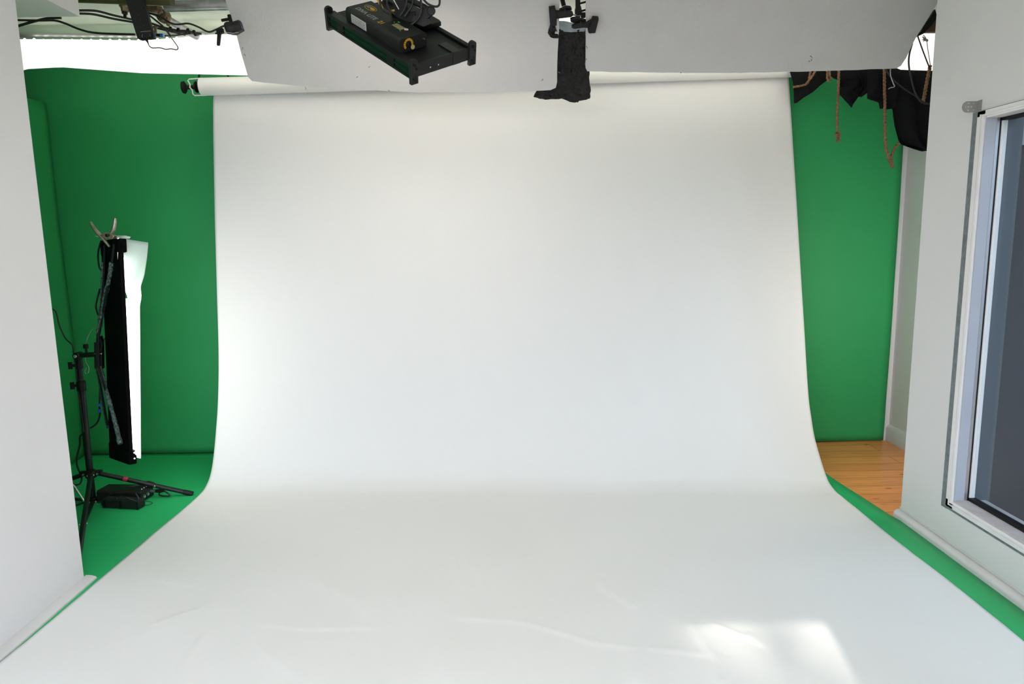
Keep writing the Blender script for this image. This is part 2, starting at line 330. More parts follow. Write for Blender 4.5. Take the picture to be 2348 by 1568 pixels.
ze = atY(2322, 334, 3.05).z
we = struct('wall_exterior', MB().bb(RW + 0.142, 2.80, 3.04, 3.098, -0.06, ze), M['outw'], smooth=False, label='dark slate cladding of the outside wall return seen through the glass')
eb = MB().bb(RW + 0.142, 2.82, 3.02, 3.098, ze, ze + 0.035)
for k in range(4): eb.prism([(RW + 0.142, 3.03, ze + 0.035 + k * 0.14), (RW + 0.142, 3.045, ze + 0.035 + k * 0.14 + 0.138), (RW + 0.142, 3.098, ze + 0.035 + k * 0.14 + 0.138), (RW + 0.142, 3.098, ze + 0.035 + k * 0.14)], (0.67, 0, 0))
struct('weatherboards', eb, mat('pale_weatherboard_paint', (0.30, 0.32, 0.38), 0.6), we, smooth=False, label='pale painted boards above the dark cladding')

# ------------------------------------------------------------------ green screen
def wavy(x, z, s=0): return 0.006 * noise.noise(Vector((x * 2.2 + s, z * 2.0, s))) 
rows = []
for i in range(61):
    z = 0.007 + (CEIL - 0.03 - 0.007) * i / 60; row = []
    for j in range(120):
        x = -3.3 + (2.535 + 3.3) * j / 119
        if j == 119: x = 2.535
        e = 0.012 * math.exp(-z / 0.08) * math.sin(x * 3.1)
        if x > 1.9: e += 0.008 * math.exp(-((z - 0.16) / 0.03) ** 2) * math.exp(-((x - 2.28) / 0.09) ** 2)
        row.append(Vector((x, 4.572 + wavy(x, z) + e * 0.5, z)))
    rows.append(row)
gb = obj('green_backdrop', MB().grid(rows), M['green'], solid=0.002, angle=80)
tag(gb, 'tall green screen vinyl hanging flat against the back wall', 'backdrop')
rows = []
for i in range(46):
    y = 4.553 - (4.553 - 2.72) * i / 45; row = []
    for j in range(40):
        z = 0.008 + (2.315 - 0.008) * j / 39
        fl = math.exp(-z / 0.35)
        x = -2.925 + 0.010 * noise.noise(Vector((y * 2.5, z * 1.3, 3))) + fl * 0.020 * math.sin(y * 9 + z * 4) + (0.02 if j == 39 else 0) * 0
        row.append(Vector((x, y, z)))
    rows.append(row)
gs_ = obj('green_side_panel', MB().grid(rows), M['green'], solid=0.012, angle=80)
tag(gs_, 'lower green cloth panel along the left side, meeting the back screen at the corner', 'backdrop')
rows = []
for i in range(70):
    y = 0.6 + (4.5665 - 0.6) * i / 69; row = []
    for j in range(90):
        x = -3.2 + ((1.918 if y < 3.28 else 1.90 - 0.04 * min(1, (y - 3.28) / 0.6)) + 3.2) * j / 89
        z = 0.004 + 0.0012 * noise.noise(Vector((x * 3, y * 3, 5)))
        if j == 89 and y > 3.3: x += 0.018 * noise.noise(Vector((0, y * 1.3, 9)))
        z += 0.010 * math.exp(-((x - 1.83) / 0.06) ** 2) * math.exp(-((y - 3.3) / 0.05) ** 2)
        row.append(Vector((x, y, z)))
    rows.append(row)
gf = obj('green_floor_cloth', MB().grid(rows), M['greenf'], solid=0.002, angle=80)
tag(gf, 'green vinyl sheet spread over the floor under the white paper', 'floor covering')

# ------------------------------------------------------------------ white seamless paper
LE = [(4.385, 2.335), (4.361, 2.25), (4.318, 2.0), (4.255, 1.573), (4.203, 1.18), (4.151, 0.787), (4.105, 0.56), (4.046, 0.37), (3.935, 0.125), (3.835, 0.035), (3.72, 0.010), (3.5, 0.008)]
RE = [(4.545, 2.44), (4.525, 2.35), (4.44, 2.03), (4.304, 1.513), (4.17, 1.0), (4.04, 0.505), (3.975, 0.34), (3.902, 0.215), (3.745, 0.060), (3.635, 0.015), (3.53, 0.008), (3.3, 0.008)]
def resample(pl, n):
    pts = spline([Vector((0, y, z)) for y, z in pl], 8); d = [0]
    for a, b_ in zip(pts, pts[1:]): d.append(d[-1] + (b_ - a).length)
    out = []; k = 0
    for i in range(n):
        t = d[-1] * i / (n - 1)
        while k < len(d) - 2 and d[k + 1] < t: k += 1
        f = (t - d[k]) / max(1e-9, d[k + 1] - d[k]); out.append(pts[k].lerp(pts[k + 1], min(1, f)))
    return out
NV, NX, NF = 190, 250, 190
Lc, Rc = resample(LE, NV), resample(RE, NV)
for k in range(1, NF + 1):
    t = k / NF
    Lc.append(Vector((0, 3.5 + (1.2 - 3.5) * t, 0.008))); Rc.append(Vector((0, 3.3 + (1.2 - 3.3) * t, 0.008)))
# creases of the trodden paper on the floor (pixel polylines cast to the floor), height in m, side step or ridge
CR = [([(1585, 1436), (1600, 1465), (1625, 1502), (1638, 1510), (1642, 1530), (1635, 1552), (1645, 1568)], 0.0045, 1),
      ([(1360, 1478), (1455, 1488), (1560, 1496), (1625, 1508)], 0.0025, 1), ([(1455, 1486), (1452, 1515), (1446, 1530), (1452, 1566)], 0.0035, 1),
      ([(1375, 1335), (1385, 1356), (1450, 1396)], 0.003, 1), ([(1640, 1434), (1700, 1462), (1730, 1468)], 0.003, 0), ([(1710, 1462), (1745, 1484)], 0.003, 1),
      ([(1050, 1420), (1200, 1430), (1360, 1478)], 0.0022, 1), ([(480, 1375), (470, 1395), (340, 1440)], 0.0022, 1), ([(475, 1455), (435, 1500), (415, 1540)], 0.003, 0),
      ([(345, 1310), (352, 1335), (450, 1345), (480, 1370)], 0.0015, 1), ([(580, 1432), (700, 1445), (900, 1440)], 0.0018, 1), ([(1020, 1480), (1010, 1530), (1030, 1568)], 0.002, 1),
      ([(1042, 1235), (1060, 1300), (1120, 1380)], 0.0012, 1), ([(700, 1330), (800, 1370), (880, 1450), (890, 1520)], 0.0015, 1), ([(560, 1440), (600, 1500), (700, 1568)], 0.0018, 1)]
CR = [([atZ(*p, 0.008) for p in pl], h, s) for pl, h, s in CR]
def crease(p):
    z = 0
    for pl, h, st in CR:
        for a, b_ in zip(pl, pl[1:]):
            ab = b_ - a; t = (p - a).dot(ab) / ab.length_squared
            if -0.15 < t < 1.15:
                tc_ = max(0, min(1, t)); q = a + ab * tc_; dv = p - q; d = dv.length
                if d < 0.16:
                    sg = 1 if (ab.x * dv.y - ab.y * dv.x) > 0 else -1
                    e = (math.exp(-d / 0.035) if (st and sg > 0) else math.exp(-(d / 0.010) ** 2)) * h
                    z = max(z, e)
    return z
rows = []
for i, (a, b_) in enumerate(zip(Lc, Rc)):
    row = []
    f0 = i / (NV - 1)
    for j in range(NX):
        t = j / (NX - 1); x = -1.785 + (1.765 + 1.785) * t; p = Vector((x, a.y + (b_.y - a.y) * t, a.z + (b_.z - a.z) * t))
        s = i * 0.015
        if i < NV:
            amp = min(1, f0 * 3) * (0.010 + 0.017 * max(0, t - 0.35)) * (1 - 0.6 * max(0, f0 - 0.8) * 5)
            q = noise.noise(Vector((x * 2.6, s * 0.9, 1))) + 0.5 * noise.noise(Vector((x * 6.5 - s * 1.2, s * 2.1, 7)))
            if j in (0, NX - 1): q *= 0.5
            if p.z > 0.05: p.y += q * amp
            else: p.z += 0
        if p.z < 0.05:
            k = 1 - p.z / 0.05
            p.z += k * (0.0065 + 0.0065 * noise.noise(Vector((x * 3.1, p.y * 3.1, 2))) + 0.0016 * noise.noise(Vector((x * 8, p.y * 8, 4))) + 1.8 * crease(Vector((x, p.y, 0.008))))
            p.z = max(0.0075, p.z)
        row.append(p)
    rows.append(row)
bd = thing('paper_backdrop', (0, 4.3, 0), 'wide white seamless paper backdrop sweeping from its roll down over the floor', 'backdrop')
obj('paper_sheet', MB().grid(rows), M['paper'], bd, solid=0.0008, angle=80)
ra = Vector((-1.84, 4.335, atY(475, 199, 4.335).z)); rb = Vector((1.90, 4.50, 2.435))
rb = ra + (rb - ra)
roll = MB().lathe(ra, rb - ra, [(0, 0.025), (0, 0.048), (0.002, 0.051), ((rb - ra).length, 0.051)], 40)
obj('paper_roll', roll, M['rollp'], bd, angle=50)
ax = (rb - ra).normalized()
obj('roller_core', MB().lathe(ra - ax * 0.045, ax, [(0, 0.012), (0.012, 0.014), (0.014, 0.032), (0.022, 0.034), (0.024, 0.026), (0.036, 0.034), (0.05, 0.03)], 12), M['black'], bd, label='black roller end fitting')
kn = obj('tension_knob', MB().lathe(ra - ax * 0.11, ax, [(0, 0.020), (0.004, 0.034), (0.014, 0.036), (0.022, 0.026), (0.026, 0.012), (0.065, 0.012)], 20), M['black'], bd, label='black tension knob')
up_ = Vector((0, 0, 1))
wp = [ra + ax * 0.02 + up_ * 0.047 + Vector((0, -0.01, 0)), ra - ax * 0.06 + up_ * 0.044 + Vector((0, -0.01, 0)), ra - ax * 0.068 + up_ * 0.036 + Vector((0, -0.01, 0)), ra - ax * 0.055 + up_ * 0.012 + Vector((0, -0.014, 0)),
      ra - ax * 0.058 - up_ * 0.004 + Vector((0, -0.014, 0)), ra - ax * 0.046 - up_ * 0.018 + Vector((0, -0.014, 0)), ra - ax * 0.045 - up_ * 0.04 + Vector((0, -0.01, 0)), ra - ax * 0.036 - up_ * 0.05 + Vector((0, -0.01, 0)), ra + ax * 0.03 - up_ * 0.051 + Vector((0, -0.01, 0))]
obj('wire_bracket', MB().tube(wp, 0.004, 8), M['whitew'], bd, label='bent white wire bracket')
for (p0, p1) in (((457, 168), (452, 208)), ((521, 168), (526, 186))):
    a = atY(*p0, 4.35); b_ = atY(*p1, 4.35); d = (a - b_).normalized()
    obj('hanger', MB().cyl(b_, a + d * ((CEIL - a.z) / d.z), 0.006, 10), M['black'], bd, label='thin black hanging rod')

# ------------------------------------------------------------------ overhead grey boards
BY = 3.95; q0 = atY(1174, 190, BY); BN = Vector((0, -1, -1)).normalized()      # board faces down and forward
def onB(px, py, off=0.0): return atP(px, py, q0 + BN * off, BN)
def clampz(p):
    return p
def edge_noise(pts, a=1.2, step=14):
    out = []
    for (x0, y0), (x1, y1) in zip(pts, pts[1:] + pts[:1]):
        n = max(1, int(math.hypot(x1 - x0, y1 - y0) / step))
        for k in range(n):
            t = k / n; x = x0 + (x1 - x0) * t; y = y0 + (y1 - y0) * t
            if y > 5: x += random.uniform(-a, a); y += random.uniform(-a, a)
            out.append((x, y))
    return out
def topy(px):
    """pixel row where the board plane meets the ceiling"""
    lo, hi = -400, 100
    for _ in range(40):
        mid = (lo + hi) / 2
        if onB(px, mid).z > CEIL - 0.03: lo = mid
        else: hi = mid
    return hi
lpx = [(517 - 0.29 * 0, 0), (543, 82), (552, 118), (568, 176), (578, 186), (604, 189), (700, 199), (850, 207), (960, 212), (1120, 211), (1262, 207), (1274, 201), (1277, 188), (1279, 120), (1282, 70), (1283, 10), (1286, -10)]
ty = topy(900)
lpx = [(517 + 0.27 * ty, ty)] + lpx + [(1286, ty)]
rpx = [(1344, ty), (1344, 10), (1344, 80), (1343, 156), (1347, 163), (1400, 165), (1560, 167), (1700, 167), (1880, 163), (2055, 157), (2066, 151), (2078, 132), (2088, 112), (2100, 86), (2128, 42), (2153, 2), (2153 + 0.55 * -ty, ty)]
def board(px, name, label):
    pts = [onB(x, y) for x, y in edge_noise(px, 0.5)]
    o = obj(name, MB().prism(pts, -BN * 0.035), M['board'], bevel=0.0, smooth=False); return o
lb = board(lpx, 'polystyrene_board', ''); tag(lb, 'grey polystyrene board under the ceiling, left of the black foil strip', 'board', 'overhead boards')
rb_ = board(rpx, 'polystyrene_board', ''); tag(rb_, 'grey polystyrene board under the ceiling, right of the black foil strip', 'board', 'overhead boards')
# little scuffs where the edges are torn
for o_, sp in ((lb, [(556, 108), (560, 124), (1280, 165), (700, 200), (890, 207), (820, 175), (848, 152), (1245, 181)]), (rb_, [(1344, 106), (1345, 134), (1560, 166), (1858, 128), (1861, 136), (1855, 139)])):
    for (x, y) in sp:
        mb = MB(); p = onB(x, y, 0.0005); t = onB(x + random.uniform(-5, 5), y + random.uniform(2, 6), 0.003)
        mb.tube([p, (p + t) / 2 + Vector((0.003, 0, 0)), t], [0.0022, 0.0016, 0.0006], 6)
        obj('torn_fleck', mb, M['gap'], o_, label='dark torn fleck')

# foil strip between the boards
def sheet(rows_px, fn, nx=30, ny=60, amp=0.004, sc=14, seed=0, n=BN, foldk=0, folda=0.0):
    ys = [r[0] for r in rows_px]; P = []
    for i in range(ny + 1):
        y = ys[0] + (ys[-1] - ys[0]) * i / ny; k = 0
        while k < len(ys) - 2 and ys[k + 1] < y: k += 1
        t = (y - ys[k]) / (ys[k + 1] - ys[k]); xl = rows_px[k][1] * (1 - t) + rows_px[k + 1][1] * t; xr = rows_px[k][2] * (1 - t) + rows_px[k + 1][2] * t
        row = []
        for j in range(nx + 1):
            u = j / nx; x = xl + (xr - xl) * u; p = fn(x, y)
            e = noise.noise(p * sc + Vector((seed, 0, 0))) + 0.6 * abs(noise.noise(p * sc * 2.3 + Vector((0, seed, 0))))
            p = p + n * (e * amp + folda * math.sin(foldk * u + seed + 1.5 * noise.noise(Vector((0, y * 0.02, seed)))))
            row.append(p)
        P.append(row)
    return MB().grid(P)
ft = thing('black_foil', onB(1310, 150, -0.05), 'crumpled matte black foil strip filling the slot between the two boards', 'foil')
def foilp(x, y): return onB(x, y, -0.056)
fm = sheet([(66, 1264, 1350), (100, 1268, 1352), (150, 1268, 1352), (170, 1264, 1352), (178, 1262, 1351), (192, 1258, 1352), (200, 1250, 1354), (207, 1231, 1355), (215, 1226, 1353), (222, 1223, 1354), (226, 1236, 1352)], foilp, 60, 130, 0.011, 26)
obj('foil_strip', fm, M['foil'], ft, solid=0.001, angle=25)
fm = sheet([(218, 1226, 1352), (221, 1262, 1353), (225, 1283, 1349), (229, 1297, 1337), (233, 1308, 1328), (236, 1318, 1326)], foilp, 60, 20, 0.011, 26)
obj('torn_end', fm, M['foil'], ft, solid=0.001, angle=25)
fm = sheet([(48, 1276, 1300), (54, 1270, 1325), (60, 1268, 1352), (66, 1266, 1352), (73, 1272, 1352)], lambda x, y: onB(x, y, -0.054), 30, 20, 0.006, 22, 5)
obj('folded_edge', fm, M['foilu'], ft, solid=0.001, angle=25, label='pale blue-grey crumpled fold')
mb = sheet([(54, 1261, 1272), (66, 1258, 1275), (76, 1256, 1279), (84, 1262, 1281), (88, 1272, 1280)], lambda x, y: onB(x, y, 0.004), 20, 24, 0.014, 40, 9)
obj('crumpled_lump', mb, M['foil'], ft, solid=0.001, angle=20, label='crumpled lump of foil over the board edge')

def clampP(pts, off, th, mb): return mb.prism([onB(x, y, off) for x, y in pts], BN * th)
def spring_clamp(pads, arm1, arm2, jaw, pivot, label):
    c = thing('spring_clamp', onB(*pivot, 0.03), label, 'clamp', 'spring clamps at the board slot')
    obj('pad', clampP(pads, 0.004, 0.030, MB()), M['black'], c, bevel=0.002, smooth=False)
    obj('arm', clampP(arm1, 0.006, 0.016, MB()), M['black'], c, bevel=0.002, smooth=False)
    obj('arm', clampP(arm2, -0.022, 0.020, MB()), M['black'], c, bevel=0.002, smooth=False)
    obj('jaw', clampP(jaw, -0.045, 0.024, MB()), M['black'], c, bevel=0.002, smooth=False)
    a = onB(*pivot, 0.028); obj('pivot_pin', MB().cyl(a, a - BN * 0.055, 0.004, 12), M['charc'], c)
spring_clamp([(1258, 14), (1272, 12), (1276, 28), (1276, 52), (1261, 53)], [(1274, 23), (1288, 23), (1308, 22), (1313, 26), (1315, 32), (1308, 36), (1276, 40)],
             [(1280, 20), (1298, 12), (1308, 13), (1311, 18), (1302, 22), (1284, 24)], [(1276, 30), (1310, 28), (1312, 33), (1278, 37)], (1296, 29), 'black spring clamp with a wide pad on the left board edge')
spring_clamp([(1358, 36), (1372, 37), (1364, 69), (1350, 70), (1347, 66), (1354, 46)], [(1311, 56), (1320, 52), (1345, 49), (1356, 42), (1352, 62), (1340, 60), (1316, 63), (1310, 60)],
             [(1307, 40), (1316, 37), (1344, 43), (1346, 50), (1316, 49), (1308, 46)], [(1318, 44), (1346, 48), (1344, 56), (1320, 54)], (1332, 56), 'black spring clamp with a tilted pad on the right board edge')
# gear in the slot above
g = thing('rigging_rod', atY(1325, 20, 3.79), 'black rigging rod with small knobs, seen up through the slot', 'rod')
obj('rod', MB().cyl(atY(1325, 44, 3.79), atY(1325, -60, 3.79), 0.013), M['blackm'], g)
obj('socket', MB().lathe(atY(1326, 38, 3.79), (0, 0, 1), [(0, 0.012), (0.004, 0.019), (0.03, 0.019), (0.05, 0.014)], 16), M['blackm'], g)
obj('cross_pin', MB().cyl(atY(1315, 34, 3.78), atY(1345, 38, 3.78), 0.004, 8), M['chrome'], g, label='chrome cross pin')
obj('wing_knob', MB().box(atY(1337, 35, 3.78), (0.012, 0.006, 0.014)), M['black'], g, bevel=0.003)
for (pa, pb, r, nm) in (((1286, -14), (1293, 14), 0.012, 'bracket_arm'), ((1345, 4), (1330, 8), 0.005, 'bracket_arm'), ((1345, 22), (1331, 26), 0.005, 'bracket_arm')):
    obj(nm, MB().cyl(atY(*pa, 3.78), atY(*pb, 3.78), r, 10), M['black'], g)

# ------------------------------------------------------------------ overhead strip light
SY = 4.16
sl = thing('overhead_strip_light', (0, SY, 2.5), 'long strip light under the ceiling behind a glowing white diffusion sheet', 'light')
bot = [(50, 159), (140, 154), (330, 168), (450, 170), (568, 173), (640, 165), (1300, 155), (2040, 150), (2066, 160), (2172, 163)]
topl = [(40, 90), (140, 90), (330, 93), (400, 87), (480, 79), (568, 78), (1300, 20), (2000, 68), (2150, 74)]
def interp(pl, x):
    for (a, b_), (c_, d_) in zip(pl, pl[1:]):
        if a <= x <= c_: return b_ + (d_ - b_) * (x - a) / (c_ - a)
    return pl[-1][1]
rows = []
for i in range(15):
    row = []
    for j in range(107):
        x = 45 + 20 * j; yb = interp(bot, x); yt_ = interp(topl, x); t = i / 14
        p = atY(x, yb + (yt_ - yb) * t, SY - 0.05 * math.sin(t * PI * 0.8) - 0.02 * t); p.z = min(p.z, CEIL - 0.004)
        row.append(p)
    rows.append(row)
obj('diffusion_sheet', MB().grid(rows), M['diff'], sl, solid=0.001, angle=80, label='glowing white diffusion sheet')
a = atY(46, 86, SY - 0.03); b_ = atY(446, 84, SY - 0.03)
mb = MB(); n = 18
hz = MB().tube([atY(40, 80, SY - 0.015), atY(330, 84, SY - 0.015), atY(470, 76, SY - 0.015)], 0.012, 8)
obj('led_housing', hz, M['alu'], sl, label='thin metal housing')
for k in range(n):
    t = (k + 0.5) / n; x = 46 + 392 * t; p = atY(x, 91 + (2 if 100 < x < 330 else 0) - (3 if x > 380 else 0), SY - 0.075)
    obj('led_bead', MB().ball(p, 0.0075, 10), M['bead'], sl)
# rear light bar facing the paper, hidden from here by the boards
ba = Vector((-1.9, SY + 0.03, 2.52)); bb_ = Vector((2.2, SY + 0.03, 2.56))
obj('led_bar', MB().cyl(ba, bb_, 0.012, 8), M['bar'], sl, label='bright LED bar behind the sheet')

# fill lamps added under the ceiling, out of view, to lift floor and paper
for x_ in (-0.35, 0.35):
    rl = thing('fill_lamp', (x_, 0.7, CEIL), 'added unseen fill lamp panel %s of the viewer' % ('left' if x_ < 0 else 'right'), 'light')
    obj('housing', MB().bb(x_ - 0.17, x_ + 0.17, 0.0, 1.24, CEIL - 0.05, CEIL), M['pwhite'], rl, bevel=0.004)
    obj('lit_panel', MB().bb(x_ - 0.15, x_ + 0.15, 0.02, 1.22, CEIL - 0.054, CEIL - 0.05), M['lamp'], rl, smooth=False)

# ------------------------------------------------------------------ LED soft light hanging in front of the left board
K = 0.93
UA = Vector((0.667, -0.548, -0.504)).normalized(); VA = Vector((0.739, 0.568, 0.362)); VA = (VA - UA * VA.dot(UA)).normalized(); NA = UA.cross(VA)
A0 = O + (Vector((-0.8115, 3.3459, 2.4536)) - O) * K; LL, WW = 0.62 * K, 0.33 * K
def lp(u, v, w): return A0 + UA * u + VA * v + NA * w
def lpx_(px, py, w=0.0):
    p = atP(px, py, A0 + NA * w, NA) - A0; return p.dot(UA), p.dot(VA)
def lbox(mb, u0, u1, v0, v1, w0, w1): return mb.box(lp((u0 + u1) / 2, (v0 + v1) / 2, (w0 + w1) / 2), (abs(u1 - u0) / 2, abs(v1 - v0) / 2, abs(w1 - w0) / 2), (UA, VA, NA))
kt = thing('soft_light_panel', lp(LL / 2, WW / 2, 0), 'black LED soft light panel hung before the left grey board, its back showing', 'light')
T = 0.050
obj('back_panel', lbox(lbox(MB(), 0, LL, 0.012, WW, -T, -0.004), 0, LL, WW - 0.022, WW, -0.004, 0.006), M['black'], kt, bevel=0.002, smooth=False)
obj('end_plate', lbox(MB(), LL - 0.004, LL + 0.004, 0.02, WW - 0.012, -T, 0.0), M['charc'], kt, smooth=False)
obj('side_rail', lbox(lbox(lbox(MB(), 0, LL, -0.008, 0.03, -0.008, 0.006), 0, LL, -0.004, 0.012, -0.030, -0.026), 0, LL, -0.006, 0.02, -T - 0.004, -T + 0.003), M['blackm'], kt, bevel=0.001, smooth=False)
obj('side_window', lbox(lbox(MB(), 0.01, LL - 0.01, -0.002, 0.012, -0.026, -0.008), 0.01, LL - 0.01, -0.002, 0.012, -T + 0.003, -0.030), M['dglass'], kt, smooth=False, label='dark green glassy side strip')
for u in (0.075, 0.455): obj('side_clip', lbox(MB(), LL * u / 0.62, LL * u / 0.62 + 0.045, -0.006, 0.0, -0.046, -0.010), M['black'], kt, smooth=False)
obj('front_diffuser', lbox(MB(), 0.012, LL - 0.012, 0.022, WW - 0.012, -T - 0.003, -T), emis('soft_light_face', (1, 0.90, 0.80), SOFT_E), kt, smooth=False, label='lit front diffuser, facing away')
def bracket(u, v):
    cs = []
    for k in range(13): t = PI * k / 12; cs.append((v + 0.017 * math.cos(t), 0.012 + 0.015 * math.sin(t)))
    pts = [(v + 0.017, -T - 0.022), *cs, (v - 0.017, -T - 0.022)]
    o = obj('corner_bracket', MB().prism([lp(u, a_, b__) for a_, b__ in pts], UA * 0.016), M['charc'], kt, bevel=0.0015, smooth=False)
    s = u + 0.016
    for (dv, w_, r) in ((-0.002, 0.006, 0.0075), (0.009, -0.012, 0.0055), (-0.006, -0.050, 0.005)):
        obj('screw', MB().lathe(lp(s, v + dv, w_), UA, [(-0.001, r), (0.002, r), (0.002, r * 0.55), (0.0005, r * 0.5)], 14), M['black'], o)
    obj('moulded_rib', lbox(lbox(MB(), s - 0.001, s + 0.0015, v - 0.012, v + 0.010, -0.062, -0.060), s - 0.001, s + 0.0015, v + 0.004, v + 0.006, -0.068, -0.034), M['black'], o, smooth=False)
for u in (-0.014, LL - 0.002):
    for v in (0.006, WW - 0.004): bracket(u, v)
for (px, py) in ((987, 138 + 13), (969, 152)):
    pass
for v in (0.09, 0.13): obj('screw', MB().lathe(lp(LL + 0.003, v, -0.028), UA, [(0, 0.003), (0.002, 0.003), (0.003, 0.0015)], 10), M['chrome'], kt)
obj('tape_patch', lbox(MB(), LL - 0.09, LL + 0.0055, 0.205, 0.245, -T, 0.0012), M['blackm'], kt, smooth=False, label='patch of black tape')
# control box
u0, v0 = lpx_(799, 56, 0); u1, v1 = lpx_(921, 123, 0); u2, v2 = lpx_(979, 106, 0)
cu0, cu1, cv0, cv1 = u0 - 0.030, (u1 + u2) / 2, (v0 + v1) / 2, v2
HB = 0.057
prof = []
rr = 0.012
for (cv, cw, s0) in ((cv1 - rr, HB - rr, 0), (cv0 + rr, HB - rr, PI / 2)):
    for k in range(6): t = s0 + PI / 2 * k / 5; prof.append((cv + rr * math.cos(t), cw + rr * math.sin(t)))
prof = [(cv1, 0)] + prof + [(cv0, 0)]
cb = obj('control_box', MB().prism([lp(cu0, a_, b__) for a_, b__ in prof], UA * (cu1 - cu0)), M['charc'], kt, bevel=0.001)
cw = cv1 - cv0
TU, TV = UA, VA      # text runs along the long side, read from the near edge
txt = obj('lettering', text_mesh('DIVA LITE', 0.031, lp(cu0 + 0.030, cv0 + 0.026, HB), TU, TV, NA), M['grey'], cb, smooth=False, label='grey letters DIVA LITE')
obj('lettering', text_mesh('21', 0.031, lp(cu0 + 0.186, cv0 + 0.026, HB), TU, TV, NA), M['yellow'], cb, smooth=False, label='yellow number 21')
# oval logo
oc = lp(cu0 + 0.062, cv0 + 0.082, HB)
def ell(a_, b__, n_=28): return [(a_ * math.cos(2 * PI * k / n_), b__ * math.sin(2 * PI * k / n_)) for k in range(n_)]
mb = MB(); mb.tube([oc + UA * x * 1 + VA * y for x, y in ell(0.035, 0.017)] + [oc + UA * 0.035], 0.0011, 6)
mb.prism([oc + UA * (0.014 + x) + VA * y for x, y in ell(0.013, 0.008)], NA * 0.0012)
obj('oval_emblem', mb, M['yellow'], cb, smooth=False, label='yellow oval emblem')
mb = MB()
for (xa, ya, xb, yb) in ((-0.024, -0.006, -0.018, 0.004), (-0.018, 0.004, -0.004, 0.007), (-0.022, 0.0, -0.006, -0.007), (-0.008, -0.006, -0.002, 0.008), (-0.002, 0.008, 0.006, -0.004)):
    mb.tube([oc + UA * xa + VA * ya, oc + UA * xb + VA * yb], 0.0014, 6)
obj('emblem_strokes', mb, M['grey'], cb, smooth=False)
# side sticker with print
def side(u_, w_): return lp(u_, cv0, w_)
su0 = cu0 + 0.040; su1 = su0 + 0.105
st = obj('sticker', lbox(MB(), su0, su1, cv0 - 0.0008, cv0, 0.010, 0.044), M['sticker'], cb, smooth=False, label='pale printed rating sticker')
mb = MB()
for r_ in range(7):
    x = su0 + 0.006
    while x < su1 - 0.012:
        L_ = random.uniform(0.004, 0.016); lbox(mb, x, min(x + L_, su1 - 0.005), cv0 - 0.0013, cv0 - 0.0008, 0.0135 + r_ * 0.0041, 0.0135 + r_ * 0.0041 + 0.0016); x += L_ + 0.003
obj('fine_print', mb, M['gap'], st, smooth=False)
# display and buttons
du, dv_ = cu0 + (cu1 - cu0) * 0.655, cv0 + cw * 0.48
obj('display', lbox(MB(), du, du + 0.058, dv_ - 0.008, dv_ + 0.020, HB - 0.001, HB + 0.0008), M['screen'], cb, smooth=False, label='dim amber display')
obj('keypad', lbox(MB(), du - 0.03, cu1 - 0.006, cv0 + 0.014, cv1 - 0.012, HB - 0.001, HB + 0.0003), M['black'], cb, smooth=False)
for (a_, b__) in ((du - 0.016, dv_ + 0.014), (du - 0.010, dv_ + 0.030), (du - 0.004, dv_ + 0.030), (du + 0.062, dv_ - 0.014)):
    obj('indicator', lbox(MB(), a_, a_ + 0.004, b__, b__ + 0.004, HB, HB + 0.001), M['gled'], cb, smooth=False, label='small green indicator')
for k in range(4): obj('button', MB().cyl(lp(du + 0.004 + k * 0.013, dv_ - 0.018, HB), lp(du + 0.004 + k * 0.013, dv_ - 0.018, HB + 0.0015), 0.0038, 12), M['charc'], cb)
obj('round_badge', MB().prism([lp(du + 0.066 + x, dv_ + 0.016 + y, HB) for x, y in ell(0.010, 0.008)], NA * 0.001), M['sticker'], cb, smooth=False, label='round white badge')
obj('red_mark', lbox(MB(), du + 0.066, du + 0.074, dv_ + 0.004, dv_ + 0.007, HB, HB + 0.001), M['red'], cb, smooth=False)
# dial on the end face
dc = (cv0 + cw * 0.33, 0.030)
mb = MB()
for k in range(11):
    t = PI * (1.15 - k * 0.13); r0_, r1_ = 0.014, 0.023
    d2 = 0.17
    q = [(dc[0] + r_ * math.cos(t + e), dc[1] + r_ * math.sin(t + e)) for r_, e in ((r0_, 0), (r1_, 0), (r1_, d2 * 1.9), (r0_, d2 * 1.9))]
    mb.prism([lp(cu1 - 0.0002, a_, b__) for a_, b__ in q], UA * 0.0012)
obj('dial_scale', mb, M['yellow'], cb, smooth=False, label='yellow arc of dial marks')
obj('dial', MB().lathe(lp(cu1, *dc), UA, [(0, 0.010), (0.006, 0.010), (0.008, 0.008)], 18), M['black'], cb)
obj('dial_tip', MB().cyl(lp(cu1 + 0.006, dc[0] + 0.015, dc[1] - 0.012), lp(cu1 + 0.010, dc[0] + 0.015, dc[1] - 0.012), 0.009, 16), mat('pale_yellow_knob', (0.62, 0.50, 0.20), 0.4), cb, label='pale yellow round knob')
obj('jack', MB().cyl(lp(cu1, cv1 - 0.018, 0.036), lp(cu1 + 0.010, cv1 - 0.018, 0.036), 0.004, 10), M['brass'], cb)
